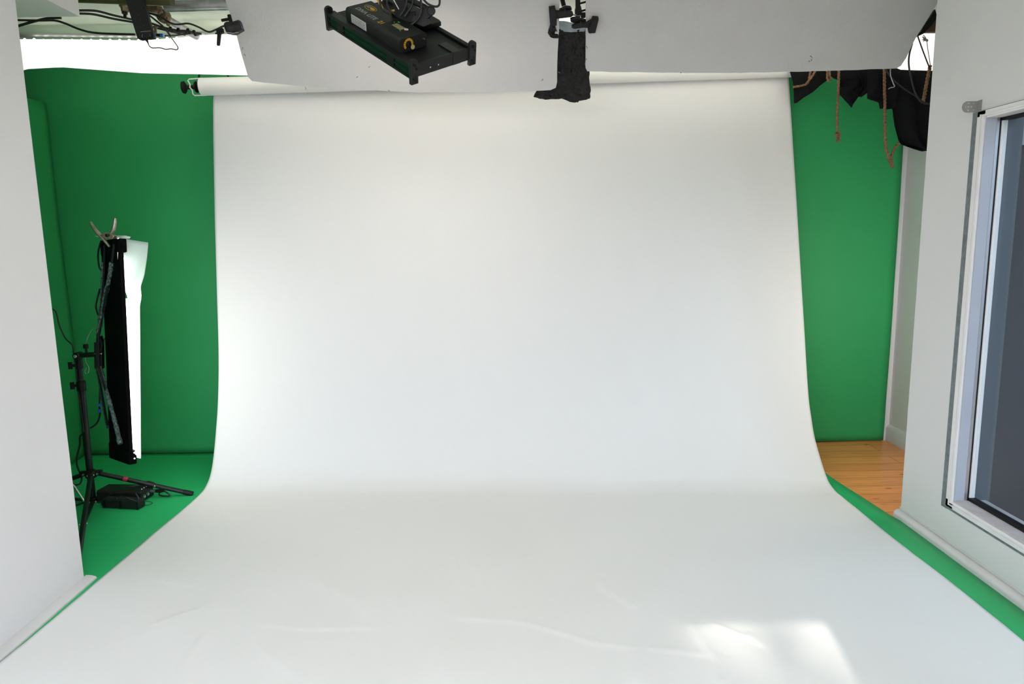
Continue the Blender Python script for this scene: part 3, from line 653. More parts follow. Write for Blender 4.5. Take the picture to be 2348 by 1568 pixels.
# mounting yoke and leads
YK = lp(0, 0, 0).y
yp = lambda px, py, dY=0.0: atY(px, py, 2.98 + dY)
yk = obj('mount_plate', MB().prism([lp(*lpx_(x, y, 0.005), 0.005) for x, y in ((905, 26), (930, 10), (1008, 55), (1012, 60), (980, 68), (940, 60))], NA * 0.018), M['black'], kt, bevel=0.003, smooth=False)
obj('yoke_arm', MB().prism([yp(x, y) for x, y in ((968, 22), (975, 12), (988, 14), (994, 24), (992, 32), (980, 42), (990, 54), (970, 62), (944, 50), (946, 34), (962, 34))], Vector((0, 0.02, 0.0))), M['blackm'], yk, bevel=0.003, smooth=False)
obj('pivot', MB().cyl(yp(989, 25, 0.02), yp(989, 25, -0.012), 0.017, 20), M['charc'], yk)
obj('spigot', MB().cyl(yp(925, -8, 0.01), yp(978, 19, 0.01), 0.012, 16), M['charc'], yk, label='dull grey tube')
obj('safety_strap', MB().prism([yp(x, y, -0.01) for x, y in ((860, -6), (868, -6), (880, 20), (874, 20))], (0, -0.004, 0)), M['yellow'], kt, smooth=False, label='yellow strap')
obj('cable_tie', MB().tube([yp(895, 32, -0.005), yp(898, 26, -0.01), yp(905, 24, -0.01)], 0.0045, 8, 4), M['yellow'], kt, label='yellow cable tie')
obj('latch_pin', MB().cyl(yp(901, -3, -0.02), yp(915, 22, -0.02), 0.0028, 8), M['chrome'], kt, label='bright metal pin')
for pts, r_ in (([(871, -8), (873, 15), (882, 26), (898, 33)], 0.0045), ([(888, -8), (888, 12), (894, 24), (908, 34)], 0.0042), ([(934, -8), (931, 10), (926, 24), (918, 36)], 0.0045),
               ([(948, -8), (944, 14), (936, 26), (928, 38)], 0.0045), ([(964, -8), (966, 14), (964, 32), (956, 46), (944, 56), (930, 58)], 0.0045), ([(966, -8), (980, 8), (997, 15), (1007, 11), (1008, -8)], 0.0045)):
    obj('lead', MB().tube([yp(x, y, -0.025) for x, y in pts], r_, 10, 6), M['cable'], kt)
obj('tilt_block', MB().prism([yp(x, y, 0.0) for x, y in ((896, 30), (905, -8), (926, -8), (940, 26), (952, 24), (954, 32), (944, 54), (915, 44))], (0, 0.03, 0)), M['black'], yk, bevel=0.004, smooth=False)

# ------------------------------------------------------------------ rigging, top left
CY = 3.72
def cp(px, py, Y=CY): return atY(px, py, Y)
o = obj('steel_pipe', MB().cyl(cp(378, 15, 3.70), cp(545, 11, 3.70), 0.027, 24), M['steel']); tag(o, 'grey steel pipe running level under the ceiling at top left', 'pipe')
t = thing('olive_pipe', cp(300, 2, 3.62), 'dark olive pipe with an open end, above the black perforated bar', 'pipe')
obj('pipe_wall', MB().lathe(cp(150, -10, 3.56), cp(394, -1, 3.56) - cp(150, -10, 3.56), [(0, 0.026), (0.0, 0.030), ((cp(394, -1, 3.56) - cp(150, -10, 3.56)).length, 0.030), ((cp(394, -1, 3.56) - cp(150, -10, 3.56)).length, 0.026)], 24), M['olive'], t)
o = obj('steel_pipe', MB().cyl(cp(338, 18, 3.72), cp(452, 84, 4.05), 0.020, 20), M['steel']); tag(o, 'short steel pipe slanting back from the pipe coupler', 'pipe')
t = thing('pipe_coupler', cp(372, 35, 3.68), 'brownish cast pipe coupler gripping the slanting steel pipe', 'coupler')
a = cp(376, 38, 3.79); d = (cp(452, 84, 4.05) - cp(338, 18, 3.72)).normalized()
obj('collar', MB().lathe(a - d * 0.02, d, [(0, 0.022), (0, 0.030), (0.008, 0.034), (0.030, 0.034), (0.038, 0.030), (0.038, 0.022)], 20), M['brass'], t)
obj('jaw', MB().box(cp(352, 18, 3.68), (0.03, 0.02, 0.024)).box(cp(340, 8, 3.68), (0.022, 0.02, 0.02)).box(cp(385, 50, 3.74), (0.007, 0.012, 0.022)), M['brass'], t, bevel=0.006)
obj('bolt', MB().cyl(cp(356, 62, 3.74), cp(357, 76, 3.74), 0.007, 8).cyl(cp(356, 60, 3.74), cp(356, 64, 3.74), 0.011, 6), M['brass'], t)
for y_ in (22, 30): obj('bolt', MB().cyl(cp(362, y_, 3.64), cp(372, y_ - 4, 3.64), 0.007, 6), M['brass'], t)
t = thing('pipe_hook', cp(285, 20, 3.6), 'copper-coloured hanging bolt left of the black perforated bar', 'bolt')
obj('head', MB().lathe(cp(287, 28, 3.6), (0, 0, 1), [(0, 0.010), (0.003, 0.018), (0.02, 0.020), (0.026, 0.026), (0.05, 0.028), (0.055, 0.012)], 8), M['brass'], t)
obj('nut', MB().cyl(cp(286, 33, 3.6), cp(286, 24, 3.6), 0.014, 6), M['black'], t)
obj('shank', MB().cyl(cp(287, 43, 3.6), cp(286, 28, 3.6), 0.0075, 12), M['black'], t)
# perforated bar (dimmer)
t = thing('dimmer_bar', cp(320, 60, 3.55), 'flat black bar with small holes hanging down from the pipes at top left', 'bar')
bp_ = [cp(x, y, 3.50) for x, y in ((284, -12), (325, -12), (353, 84), (315, 89))]
bar = obj('bar_body', MB().prism(bp_, (0, 0.022, 0.0)), M['blackm'], t, bevel=0.002, smooth=False)
mb = MB()
for (x, y) in ((300, 18), (303, 30), (325, 18), (308, 42), (318, 35), (322, 45), (330, 58), (312, 62)): obj('hole', MB().cyl(cp(x, y, 3.499), cp(x, y, 3.503), 0.0024, 8), M['cable'], bar)
mb2 = MB()
for pl in ([(322, 73), (346, 71)], [(327, 79), (325, 83), (328, 86)], [(343, 79), (345, 83)]): mb2.tube([cp(x, y, 3.499) for x, y in pl], 0.0010, 6)
obj('scratch_marks', mb2, M['grey'], bar)
obj('end_cap', MB().prism([cp(x, y, 3.497) for x, y in ((317, 88), (354, 84), (352, 87), (322, 91))], (0, 0.02, 0)), M['black'], t, smooth=False)
obj('plug', MB().lathe(cp(341, 102, 3.51), cp(335, 88, 3.51) - cp(341, 102, 3.51), [(0, 0.002), (0.008, 0.003), (0.022, 0.007), (0.034, 0.009)], 10), M['black'], t)
obj('lead', MB().tube([cp(x, y, 3.51) for x, y in ((340, 101), (344, 107), (351, 110), (366, 109.5), (380, 113), (392, 112), (405, 114), (408, 109), (402, 99), (393, 87))], 0.0024, 8, 6), M['wirer'], t, label='thin red-brown wire loop')
# cables
def cable(pts, r_, label, m_='cable', Y0=3.6, Y1=None, name='cable', seg=10):
    n_ = len(pts); Y1 = Y0 if Y1 is None else Y1
    ps = [atY(x, y, Y0 + (Y1 - Y0) * i / (n_ - 1)) for i, (x, y) in enumerate(pts)]
    for p in ps: p.z = min(p.z, CEIL - r_ - 0.001)
    o_ = obj(name, MB().tube(ps, r_, seg, 8), M[m_]); tag(o_, label, 'cable'); return o_
cable([(36, 46), (90, 47), (125, 47), (150, 54), (185, 68), (225, 76), (310, 79)], 0.0055, 'black cable dipping from the left wall to behind the black bar', Y0=3.72, Y1=3.75)
cable([(40, 60), (75, 50), (110, 42), (140, 41)], 0.0065, 'short dark cable rising under the white soffit', Y0=3.74)
cable([(180, 24), (220, 25), (260, 35), (300, 44), (345, 53), (392, 70), (440, 77)], 0.0055, 'upper of two black cables passing behind the black bar', Y0=3.66, Y1=3.85)
cable([(180, 31), (215, 33), (260, 43), (310, 52), (350, 62), (400, 74), (425, 80)], 0.0055, 'lower of two black cables passing behind the black bar', Y0=3.68, Y1=3.87)
cable([(340, 30), (365, 37), (390, 52), (408, 56), (432, 54), (455, 62), (478, 73), (495, 68), (512, 60), (520, 60)], 0.0045, 'black cable swinging across to the super clamp', Y0=3.60, Y1=3.62)
cable([(338, 32), (355, 45), (375, 62), (392, 84)], 0.0045, 'black lead crossing down beside the slanting pipe', Y0=3.56, Y1=3.60)
cable([(378, 82), (400, 81), (430, 78)], 0.004, 'thin black cable running right from the blue plug', Y0=3.68, Y1=3.8)
t = thing('cable_bundle', cp(440, 75, 3.8), 'taped black cable bundle lying along the top of the lit sheet', 'cable')
mb = MB()
for k in range(6):
    mb.tube([atY(365 + k * 6, 62 + k * 2 + random.uniform(-3, 3), 3.78), atY(395 + k * 4, 70 + random.uniform(-2, 4), 3.82), atY(430, 74 + random.uniform(-3, 3), 3.85), atY(462 - k * 3, 78.5 + random.uniform(-1, 0.5), 3.88)], 0.0055, 8, 4)
obj('cable_strands', mb, M['cable'], t)
for (x, y) in ((392, 68), (410, 71), (432, 72), (446, 76)):
    obj('tape_wrap', MB().tube([atY(x - 2, y - 5, 3.80), atY(x + 2, y + 3, 3.82), atY(x + 7, y + 5, 3.84)], [0.008, 0.010, 0.005], 7), M['black'], t, angle=20)
t = thing('inline_plug', cp(364, 80, 3.66), 'blue and black inline plug right of the black bar', 'plug')
obj('blue_shell', MB().cyl(cp(354, 80, 3.66), cp(360, 80.5, 3.66), 0.0085).cyl(cp(368, 81, 3.66), cp(374, 81, 3.66), 0.0085), M['blue'], t)
obj('sleeve', MB().cyl(cp(359, 80.5, 3.66), cp(369, 81, 3.66), 0.0078), M['black'], t)
# super clamp gripping the left board
t = thing('super_clamp', cp(532, 64, 3.58), 'black super clamp with a lever handle biting the left edge of the left board', 'clamp')
sy = 3.56
obj('clamp_body', MB().lathe(cp(517, 66, sy), cp(553, 58, sy) - cp(517, 66, sy), [(0, 0.012), (0.004, 0.026), (0.018, 0.030), (0.035, 0.026), (0.04, 0.024), (0.075, 0.026), (0.082, 0.020)], 16)
    .prism([cp(x, y, sy - 0.01) for x, y in ((533, 52), (546, 47), (556, 66), (538, 77), (524, 76))], (0, 0.035, 0)), M['blackm'], t, bevel=0.003)
obj('handle', MB().prism([cp(x, y, sy - 0.02) for x, y in ((493, 66), (510, 63), (512, 74), (505, 77), (502, 103), (496, 104), (497, 78))], (0, 0.018, 0)), M['black'], t, bevel=0.004, smooth=False)
obj('stud', MB().cyl(cp(525, 34, sy), cp(530, 52, sy), 0.009, 12).cyl(cp(508, 47, sy), cp(524, 44, sy), 0.007, 10), M['black'], t)
obj('worn_edge', MB().tube([cp(534, 52, sy - 0.012), cp(546, 49, sy - 0.012), cp(556, 66, sy - 0.012)], 0.0009, 6).tube([cp(516, 74, sy - 0.032), cp(535, 76, sy - 0.012), cp(546, 74, sy - 0.012)], 0.0009, 6), M['alu'], t)

# ------------------------------------------------------------------ rigging, top right: black cloth, ropes, cables
DN = Vector((0, -1, 0))
t = thing('black_drape', atY(2000, 200, 4.2), 'bunched black cloth hanging from the ceiling above the right green strip', 'cloth')
S_ = lambda Y: (lambda x, y: atY(x, y, Y))
parts = [([(140, 1805, 1915), (165, 1812, 1913), (176, 1815, 1908), (184, 1817, 1896), (196, 1818, 1880), (212, 1820, 1862), (224, 1821, 1842), (237, 1821, 1824)], 4.42, 0.010, 3),
         ([(135, 1895, 1990), (165, 1900, 1985), (174, 1904, 1982), (180, 1908, 1981), (184, 1920, 1980), (196, 1923, 1979), (206, 1924, 1978), (212, 1925, 1976)], 4.34, 0.018, 7),
         ([(200, 1924, 1979), (210, 1924, 1977), (218, 1925, 1972), (228, 1934, 1966), (238, 1944, 1958), (246, 1950, 1953)], 4.30, 0.012, 5),
         ([(150, 1960, 2012), (168, 1966, 2014), (180, 1972, 2012), (195, 1976, 2003), (205, 1974, 1995), (214, 1966, 1989), (222, 1966, 1976)], 4.26, 0.016, 8),
         ([(145, 1985, 2062), (165, 1990, 2062), (190, 1991, 2060), (210, 1989, 2060), (227, 1987, 2058), (234, 2012, 2056), (236, 2014, 2056), (250, 2017, 2050)], 4.20, 0.012, 9),
         ([(130, 2035, 2150), (165, 2040, 2150), (200, 2044, 2150), (240, 2046, 2150), (270, 2050, 2150), (300, 2056, 2150), (320, 2058, 2150), (330, 2061, 2150), (334, 2068, 2150), (338, 2082, 2150), (343, 2096, 2150), (346, 2112, 2140)], 4.215, 0.020, 12)]
for k, (rw, Y_, fa, fk) in enumerate(parts):
    obj('fold', sheet(rw, S_(Y_), 44, 44, 0.008, 9, k * 3.1, DN, fk, fa), M['cloth'], t, solid=0.003, angle=80)
ROPE = 330.0
def rope(pts, r_, label, Y0, Y1=None, knot=None):
    n_ = len(pts); Y1 = Y0 if Y1 is None else Y1
    ps = [atY(x, y, Y0 + (Y1 - Y0) * i / (n_ - 1)) for i, (x, y) in enumerate(pts)]
    rt = thing('rope', ps[0], label, 'rope', 'tan jute ropes beside the black cloth')
    cp_ = spline(ps, 10); fine = spline(cp_, 3)
    obj('rope_strand', MB().tube(fine, r_, 12, 0, ROPE), M['jute'], rt, angle=80)
    if knot:
        x, y = knot; c_ = atY(x, y, Y1 - 0.004); mb = MB()
        for ph in (0, 1.1, 2.2):
            rg = [c_ + Vector((0.012 * math.cos(a), 0.010 * math.sin(a + ph * .4), 0.009 * math.sin(a + ph) - 0.002)) for a in [2 * PI * q / 14 for q in range(15)]]
            mb.tube(rg, 0.006, 8)
        obj('knot', mb, M['jute'], rt)
        mb = MB()
        for q in range(12):
            dx = random.uniform(-0.012, 0.014); mb.tube([c_ + Vector((dx * 0.3 + 0.002, 0, -0.01)), c_ + Vector((dx * 0.7 + 0.004, random.uniform(-.004, .004), -0.026)), c_ + Vector((dx + 0.002, 0, -0.040 - random.uniform(0, 0.008)))], [0.004, 0.0032, 0.0014], 6)
        obj('frayed_end', mb, M['jute'], rt)
    return rt
rope([(1923, 150), (1923, 180), (1922, 215), (1920, 260), (1920, 304)], 0.0068, 'jute rope hanging straight down to a knot with a frayed end', 4.24, 4.24, (1921, 308))
rope([(2028, 156), (2028, 195), (2029, 240), (2029, 290), (2031, 335), (2037, 360), (2046, 384), (2044, 365), (2047, 350), (2053, 338), (2062, 328)], 0.0075, 'jute rope hanging in a long loop that doubles back under the cloth', 4.165, 4.165)
rope([(1860, 150), (1857, 170), (1852, 190), (1840, 196), (1818, 200)], 0.0060, 'jute rope bending left to the paper edge', 4.36, 4.40)
rope([(1872, 158), (1862, 175), (1852, 188), (1846, 195)], 0.0060, 'short jute rope slanting over the bent one beside the paper', 4.33, 4.35)
rope([(1896, 150), (1897, 168), (1897, 180), (1901, 186), (1904, 182), (1902, 168), (1903, 150)], 0.0058, 'small jute rope loop between the paper edge and the knotted rope', 4.24, 4.24)
rope([(2133, 150), (2130, 165), (2124, 195), (2119, 222), (2116, 236)], 0.0085, 'thick jute rope slanting beside the right wall edge', 4.02, 4.02)
cable([(2025, 150), (2034, 165), (2050, 185), (2075, 205), (2100, 221), (2118, 234), (2135, 239)], 0.0035, 'grey-black cable sagging across the black cloth', 'charc', 3.98)
cable([(2092, 100), (2085, 125), (2084, 150), (2090, 185), (2098, 212), (2108, 229), (2120, 237), (2135, 238)], 0.0045, 'thick black cable curving down past the lit sheet to the wall', 'cable', 3.96)
cable([(2104, 82), (2112, 105), (2122, 132), (2133, 160)], 0.0035, 'dark cable running straight from the ceiling clip to the wall edge', 'wirer', 3.95)
cable([(2117, 80), (2124, 90), (2127, 110), (2131, 135), (2134, 155)], 0.0018, 'hair-thin brown wire beside the wall edge', 'wirer', 3.93)
o = obj('wire_hook', MB().tube([atY(x, y, 3.97) for x, y in ((2042, 152), (2042, 172), (2047, 188), (2051, 197), (2049, 200), (2043, 201), (2037, 204))], 0.0028, 8, 6), M['steel']); tag(o, 'bent grey wire hook in front of the black cloth', 'hook')
t = thing('ceiling_clip', atY(2110, 76, 3.85), 'black taped clamp tight against the ceiling corner, top right', 'clamp')
obj('clip_body', MB().prism([atY(x, y, 3.85) for x, y in ((2096, 81), (2104, 75), (2112, 74), (2118, 60), (2132, 40), (2145, 20), (2150, 40), (2138, 58), (2128, 68), (2120, 76), (2108, 82))], (0, 0.03, 0)), M['black'], t, bevel=0.003)
obj('wooden_block', MB().prism([atY(x, y, 3.90) for x, y in ((2124, 60), (2148, 34), (2152, 73), (2124, 73))], (0, 0.03, 0)), mat('dark_brown_wood', (0.09, 0.04, 0.02), 0.6), t, bevel=0.002, label='dark brown block')
o = obj('wing_nut', MB().prism([atY(x, y, 3.92) for x, y in ((2116, 83), (2122, 87), (2129, 91), (2128, 95), (2123, 93), (2118, 95), (2119, 91), (2115, 91), (2119, 88))], (0, 0.008, 0)), M['steel']); tag(o, 'small dark metal wing nut against the lit sheet, top right', 'nut')
# white card on the recess wall
o = obj('paper_note', MB().prism([atX(x, y, 2.572) for x, y in ((2107, 516), (2122, 514), (2122, 575), (2110, 560))], (0.003, 0, 0)), M['sticker'], smooth=False); tag(o, 'sliver of white paper stuck on the recess wall beside the right wall edge', 'paper')

# ------------------------------------------------------------------ metal bracket on right wall
t = thing('wall_bracket', atX(2235, 258, RW), 'small perforated metal bracket screwed beside the top corner of the window', 'bracket')
a = atX(2243, 231, RW); yb = a.y
# plate sticks out from the wall, facing the camera
pl = MB(); zc = (atX(2238, 245, RW).z); cx = atY(2224, 245, yb).x
o0 = atY(2240, 245, yb); hw = abs(atY(2240, 245, yb).x - atY(2220, 245, yb).x); rr2 = abs(atY(2220, 232, yb).z - atY(2220, 258, yb).z) / 2
cc = atY(2218, 245, yb)
out = [Vector((RW - 0.001, yb, cc.z + rr2)), Vector((RW - 0.001, yb, cc.z - rr2))]
arc = [Vector((cc.x - rr2 * math.sin(PI * k / 14) * 0.95, yb, cc.z - rr2 * math.cos(PI * k / 14))) for k in range(15)]
M['zinc'] = mat('dull_zinc', (0.30, 0.30, 0.285), 0.45)
pm = obj('plate', MB().prism(out[:1] + out[1:] + arc, (0, 0.002, 0)), M['zinc'], t, smooth=False)
mb = MB()
for (dx, dz, w_, h_) in ((0.0, 0, 0.0045, 0.0012), (0.0, 0, 0.0012, 0.0045), (-0.011, 0, 0.001, 0.005), (0.012, 0, 0.0032, 0.0022), (0.013, 0, 0.001, 0.0042), (0, 0.013, 0.0045, 0.0012), (0, 0.0145, 0.0012, 0.0035), (0, -0.013, 0.0045, 0.0012), (0, -0.0145, 0.0012, 0.0035), (0.022, 0.013, 0.0018, 0.0018), (0.022, -0.013, 0.0018, 0.0018)):
    mb.box((cc.x + 0.004 + dx, yb - 0.0004, cc.z + dz), (w_, 0.0006, h_))
obj('slots', mb, M['sticker'], pm, smooth=False, label='pale cut-out slots')
obj('flange', MB().bb(RW - 0.002, RW - 0.0003, yb - 0.026, yb, cc.z - rr2, cc.z + rr2 * 1.05), M['zinc'], t, smooth=False)
for dz in (-0.01, 0.012): obj('screw', MB().lathe((RW - 0.002, yb - 0.012, cc.z + dz), (-1, 0, 0), [(0, 0.004), (0.002, 0.003)], 10), M['steel'], t)

# ------------------------------------------------------------------ light stand with tall LED panel, left
bx = Vector((-2.41, 3.70, 0.0))       # foot of the centre column
tp = atY(180, 822, 3.66); 
col_t = tp; col_b = atY(212, 1140, 3.70)
dcol = (col_t - col_b).normalized()
ls = thing('light_stand', (col_b.x, col_b.y, 0), 'black tripod light stand on the green floor, left', 'stand')
def on(t_): return col_b + (col_t - col_b) * t_
Hc = (col_t - col_b).length
obj('lower_tube', MB().cyl(col_b, on(0.80), 0.0175, 18), M['blackm'], ls)
obj('upper_tube', MB().cyl(on(0.78), on(0.985), 0.0135, 18), M['blackm'], ls)
obj('collar', MB().cyl(on(0.775), on(0.845), 0.023, 18), M['black'], ls)
obj('collar', MB().cyl(on(0.93), on(1.0), 0.019, 18), M['black'], ls)
for tt in (0.815, 0.955):
    k0 = on(tt); d = Vector((-0.96, -0.28, 0)).normalized()
    k_ = obj('lock_knob', MB().cyl(k0, k0 + d * 0.032, 0.008, 10).box(k0 + d * 0.042, (0.010, 0.005, 0.019), (d, d.cross(up_), up_)), M['black'], ls, bevel=0.003)
hub_t = atY(209, 1086, 3.67); hub_b = atY(214, 1146, 3.70)
hub = obj('leg_hub', MB().lathe(hub_t - dcol * 0.02, dcol, [(0, 0.024), (0.004, 0.030), (0.03, 0.030), (0.04, 0.022)], 16), M['black'], ls)
hb2 = obj('brace_hub', MB().lathe(hub_b - dcol * 0.012, dcol, [(0, 0.020), (0.004, 0.026), (0.022, 0.026), (0.028, 0.018)], 16), M['black'], ls)
feet = [atZ(441, 1132, 0.012), atZ(178, 1292, 0.012), Vector((-3.0 + 0.12, 3.62, 0.012))]
joint_px = [(352, 1111), None, None]
for k, ft_ in enumerate(feet):
    dh = (Vector((ft_.x, ft_.y, 0)) - Vector((hub_t.x, hub_t.y, 0))).normalized()
    s0 = hub_t + dh * 0.035
    obj('leg_clevis', MB().box(hub_t + dh * 0.03 + Vector((0, 0, 0.004)), (0.026, 0.013, 0.013), (dh, dh.cross(up_), up_)), M['black'], hub, bevel=0.003)
    lg = obj('leg', MB().cyl(s0, ft_, 0.0125, 16), M['blackm'], ls)
    obj('foot_cap', MB().cyl(ft_ + (s0 - ft_).normalized() * 0.05, ft_ - (s0 - ft_).normalized() * 0.004, 0.0142, 16), M['black'], lg)
    jt = s0.lerp(ft_, 0.60)
    br0 = hub_b + dh * 0.035
    br = obj('brace', MB().box((br0 + jt) / 2, ((jt - br0).length / 2, 0.009, 0.006), ((jt - br0).normalized(), (jt - br0).normalized().cross(up_).normalized(), (jt - br0).normalized().cross(up_).cross(jt - br0).normalized())), M['blackm'], ls, bevel=0.002, smooth=False)
    side_ = dh.cross(up_)
    for c_ in (jt, br0, s0):
        rv = MB(); rv.cyl(c_ + side_ * 0.018, c_ + side_ * 0.012, 0.006, 10)
        if (c_ - O).dot(side_) > 0: rv.cyl(c_ - side_ * 0.018, c_ - side_ * 0.012, 0.006, 10)
        obj('rivet', rv, M['chrome'], br)
    if k == 0:
        a_ = s0.lerp(ft_, 0.26); b2 = s0.lerp(ft_, 0.31)
        obj('red_tape', MB().cyl(a_, b2, 0.0135, 16), M['red'], lg, label='band of red tape')
# head: T joint, cross arm with knob
ja = atY(180, 815, 3.62); jb = atY(228, 812, 3.60)
obj('swivel_joint', MB().cyl(ja + Vector((0, 0.02, 0)), ja - Vector((0, 0.026, 0)), 0.019, 18).cyl(ja, jb, 0.0135, 14), M['blackm'], ls)
obj('pivot_cap', MB().cyl(ja - Vector((0, 0.026, 0)), ja - Vector((0, 0.032, 0)), 0.009, 12), M['chrome'], ls, label='chrome pivot cap')
ka = atY(198, 806, 3.61); obj('lock_knob', MB().cyl(ka - Vector((0, 0, .01)), ka + Vector((0, 0, 0.02)), 0.006, 8).lathe(ka + Vector((0, 0, 0.016)), up_, [(0, 0.010), (0.003, 0.013), (0.02, 0.013), (0.024, 0.010)], 10), M['black'], ls)
obj('safety_chain', MB().tube([atY(x, y, 3.60) for x, y in ((196, 820), (199, 832), (204, 842), (203, 852), (198, 857), (195, 850), (199, 842))], 0.0022, 8, 4), M['chrome'], ls, label='bright metal safety hook')
obj('wire_loop', MB().tube([atY(x, y, 3.61) for x, y in ((195, 800), (199, 780), (208, 760), (218, 750), (228, 752))], 0.0016, 8, 5), M['steel'], ls, label='thin grey wire loop')

# tall LED panel
fl_t = thing('tall_led_panel', atY(262, 1060, 3.5), 'tall narrow LED panel on the stand, black back towards us, glowing side away', 'light')
wdir = Vector((0.67, -0.74, 0)).normalized(); ndir = Vector((0.74, 0.67, 0)).normalized()
WP = 0.325
# near edge (screen right) and far edge (screen left) of the back face
E2t, E2b = atY(272, 552, 3.40), atY(297, 1066, 3.36)
dn = (E2b - E2t).normalized()
E1t = E2t - wdir * 0.26; E1b = E2b - wdir * 0.26
def shiftx(p, px_, py_):  # keep the far edge where the photo shows it
    return atP(px_, py_, p, wdir)
E1t, E1b = atY(231, 556, 3.66), atY(252, 1050, 3.62)
wv = (E2t - E1t).normalized(); nv = wv.cross(dn).normalized()
if nv.x < 0: nv = -nv
TH = 0.020
M['pback'] = mat('matte_black_shell', (0.0015, 0.0015, 0.0015), 0.8, spec=0.08)
bk = obj('back_shell', MB().prism([E1t, E2t, E2b, E1b], nv * TH), M['pback'], fl_t, bevel=0.004, smooth=False)
obj('top_cap', MB().prism([E1t - dn * 0.01 - nv * 0.004, E2t - dn * 0.012 - nv * 0.004, E2t + dn * 0.055 - nv * 0.004, E1t + dn * 0.07 - nv * 0.004], nv * (TH + 0.02)), M['pback'], fl_t, bevel=0.006, smooth=False)
obj('bottom_cap', MB().prism([E1b - dn * 0.09 - nv * 0.004, E2b - dn * 0.07 - nv * 0.004, E2b - nv * 0.004, E1b - nv * 0.004], nv * (TH + 0.02)), M['pback'], fl_t, bevel=0.006, smooth=False)
f0 = nv * (TH + 0.001)
mid = lambda a, b__, t_: a + (b__ - a) * t_
obj('led_face', MB().prism([mid(E1t, E2t, 0.06) + dn * 0.07 + f0, mid(E1t, E2t, 0.94) + dn * 0.07 + f0, mid(E1b, E2b, 0.94) - dn * 0.07 + f0, mid(E1b, E2b, 0.06) - dn * 0.07 + f0], nv * 0.002), emis('panel_led_face', (1, 0.96, 0.9), 4.0), fl_t, smooth=False, label='bright LED face')
for k in range(14):
    p = mid(E2t + dn * 0.05, E2b, (k * 0.9 + 1) / 13.2 if k < 9 else 0.86 + (k - 9) * 0.028)
    if k >= 4: obj('led_dot', MB().ball(p + nv * (TH + 0.004) + wv * 0.002, 0.0035, 8), M['bead'], fl_t)
# bundled tape-wrapped straps holding the panel: an X of clear tape on its back
def strap(pts, r_, dY=3.33):
    ps = [atY(x, y, dd) for x, y, dd in pts]; cps = spline(ps, 10)
    mb = MB(); mb.tube(cps, [r_ * (0.85 + 0.5 * abs(noise.noise(p * 38))) for p in cps], 10); return mb
obj('tape_wrap', strap([(237, 601, 3.60), (236, 640, 3.60), (233, 690, 3.58), (228, 740, 3.56), (226, 765, 3.54)], 0.010), M['tapeg'], fl_t, angle=25, label='crinkled clear tape wrapping')
obj('tape_wrap', strap([(256, 602, 3.44), (250, 640, 3.46), (242, 675, 3.50), (235, 715, 3.52), (229, 745, 3.53), (224, 768, 3.54)], 0.011), M['tapeg'], fl_t, angle=25, label='crinkled clear tape wrapping')
obj('tape_wrap', strap([(222, 842, 3.56), (227, 870, 3.58), (234, 910, 3.60), (240, 945, 3.61), (248, 982, 3.61)], 0.008), M['tapeg'], fl_t, angle=25, label='crinkled clear tape wrapping')
obj('tape_wrap', strap([(228, 840, 3.54), (236, 870, 3.53), (246, 905, 3.50), (258, 945, 3.46), (267, 980, 3.44), (276, 1018, 3.40)], 0.012), M['tapeg'], fl_t, angle=25, label='crinkled clear tape wrapping')
obj('mount_yoke', MB().tube([atY(x, y, d_) for x, y, d_ in ((240, 562, 3.58), (238, 640, 3.57), (229, 740, 3.54), (224, 770, 3.53), (222, 800, 3.53), (222, 835, 3.53), (230, 880, 3.56), (246, 975, 3.58))], 0.006, 10)
    .tube([atY(x, y, d_) for x, y, d_ in ((262, 560, 3.43), (256, 610, 3.44), (235, 720, 3.52), (226, 770, 3.53), (225, 835, 3.53), (245, 905, 3.50), (274, 1010, 3.41))], 0.006, 10), M['blackm'], fl_t)
obj('mount_plate', MB().prism([atY(x, y, 3.56) for x, y in ((215, 785), (222, 784), (229, 770), (233, 785), (234, 845), (226, 850), (216, 845))], (0, 0.025, 0)), M['blackm'], fl_t, bevel=0.002, smooth=False)
obj('bolt', MB().cyl(atY(216, 811, 3.555), atY(233, 811, 3.555), 0.003, 8).ball(atY(233, 811, 3.55), 0.005, 8), M['chrome'], fl_t)
def lead(pts, r_, parent, nm='lead', m_='cable', lab=None):
    return obj(nm, MB().tube([atY(x, y, d_) for x, y, d_ in pts], r_, 10, 6), M[m_], parent, label=lab)
lead([(232, 552, 3.64), (225, 580, 3.64), (227, 610, 3.62), (234, 622, 3.6)], 0.0045, fl_t)
lead([(229, 662, 3.6), (222, 690, 3.6), (220, 705, 3.58), (225, 722, 3.56)], 0.0045, fl_t)
lead([(230, 840, 3.55), (230, 880, 3.6), (228, 925, 3.6), (229, 950, 3.62), (222, 970, 3.62), (208, 981, 3.64)], 0.005, fl_t)
obj('inline_plug', MB().cyl(atY(228.5, 925, 3.6), atY(228.5, 931, 3.6), 0.0085).cyl(atY(228, 938, 3.6), atY(228, 945, 3.6), 0.0085), M['blue'], fl_t, label='blue plug rings')
lead([(228, 845, 3.53), (224, 815, 3.53), (232, 800, 3.52), (240, 775, 3.52)], 0.0022, fl_t, 'lead', 'charc')

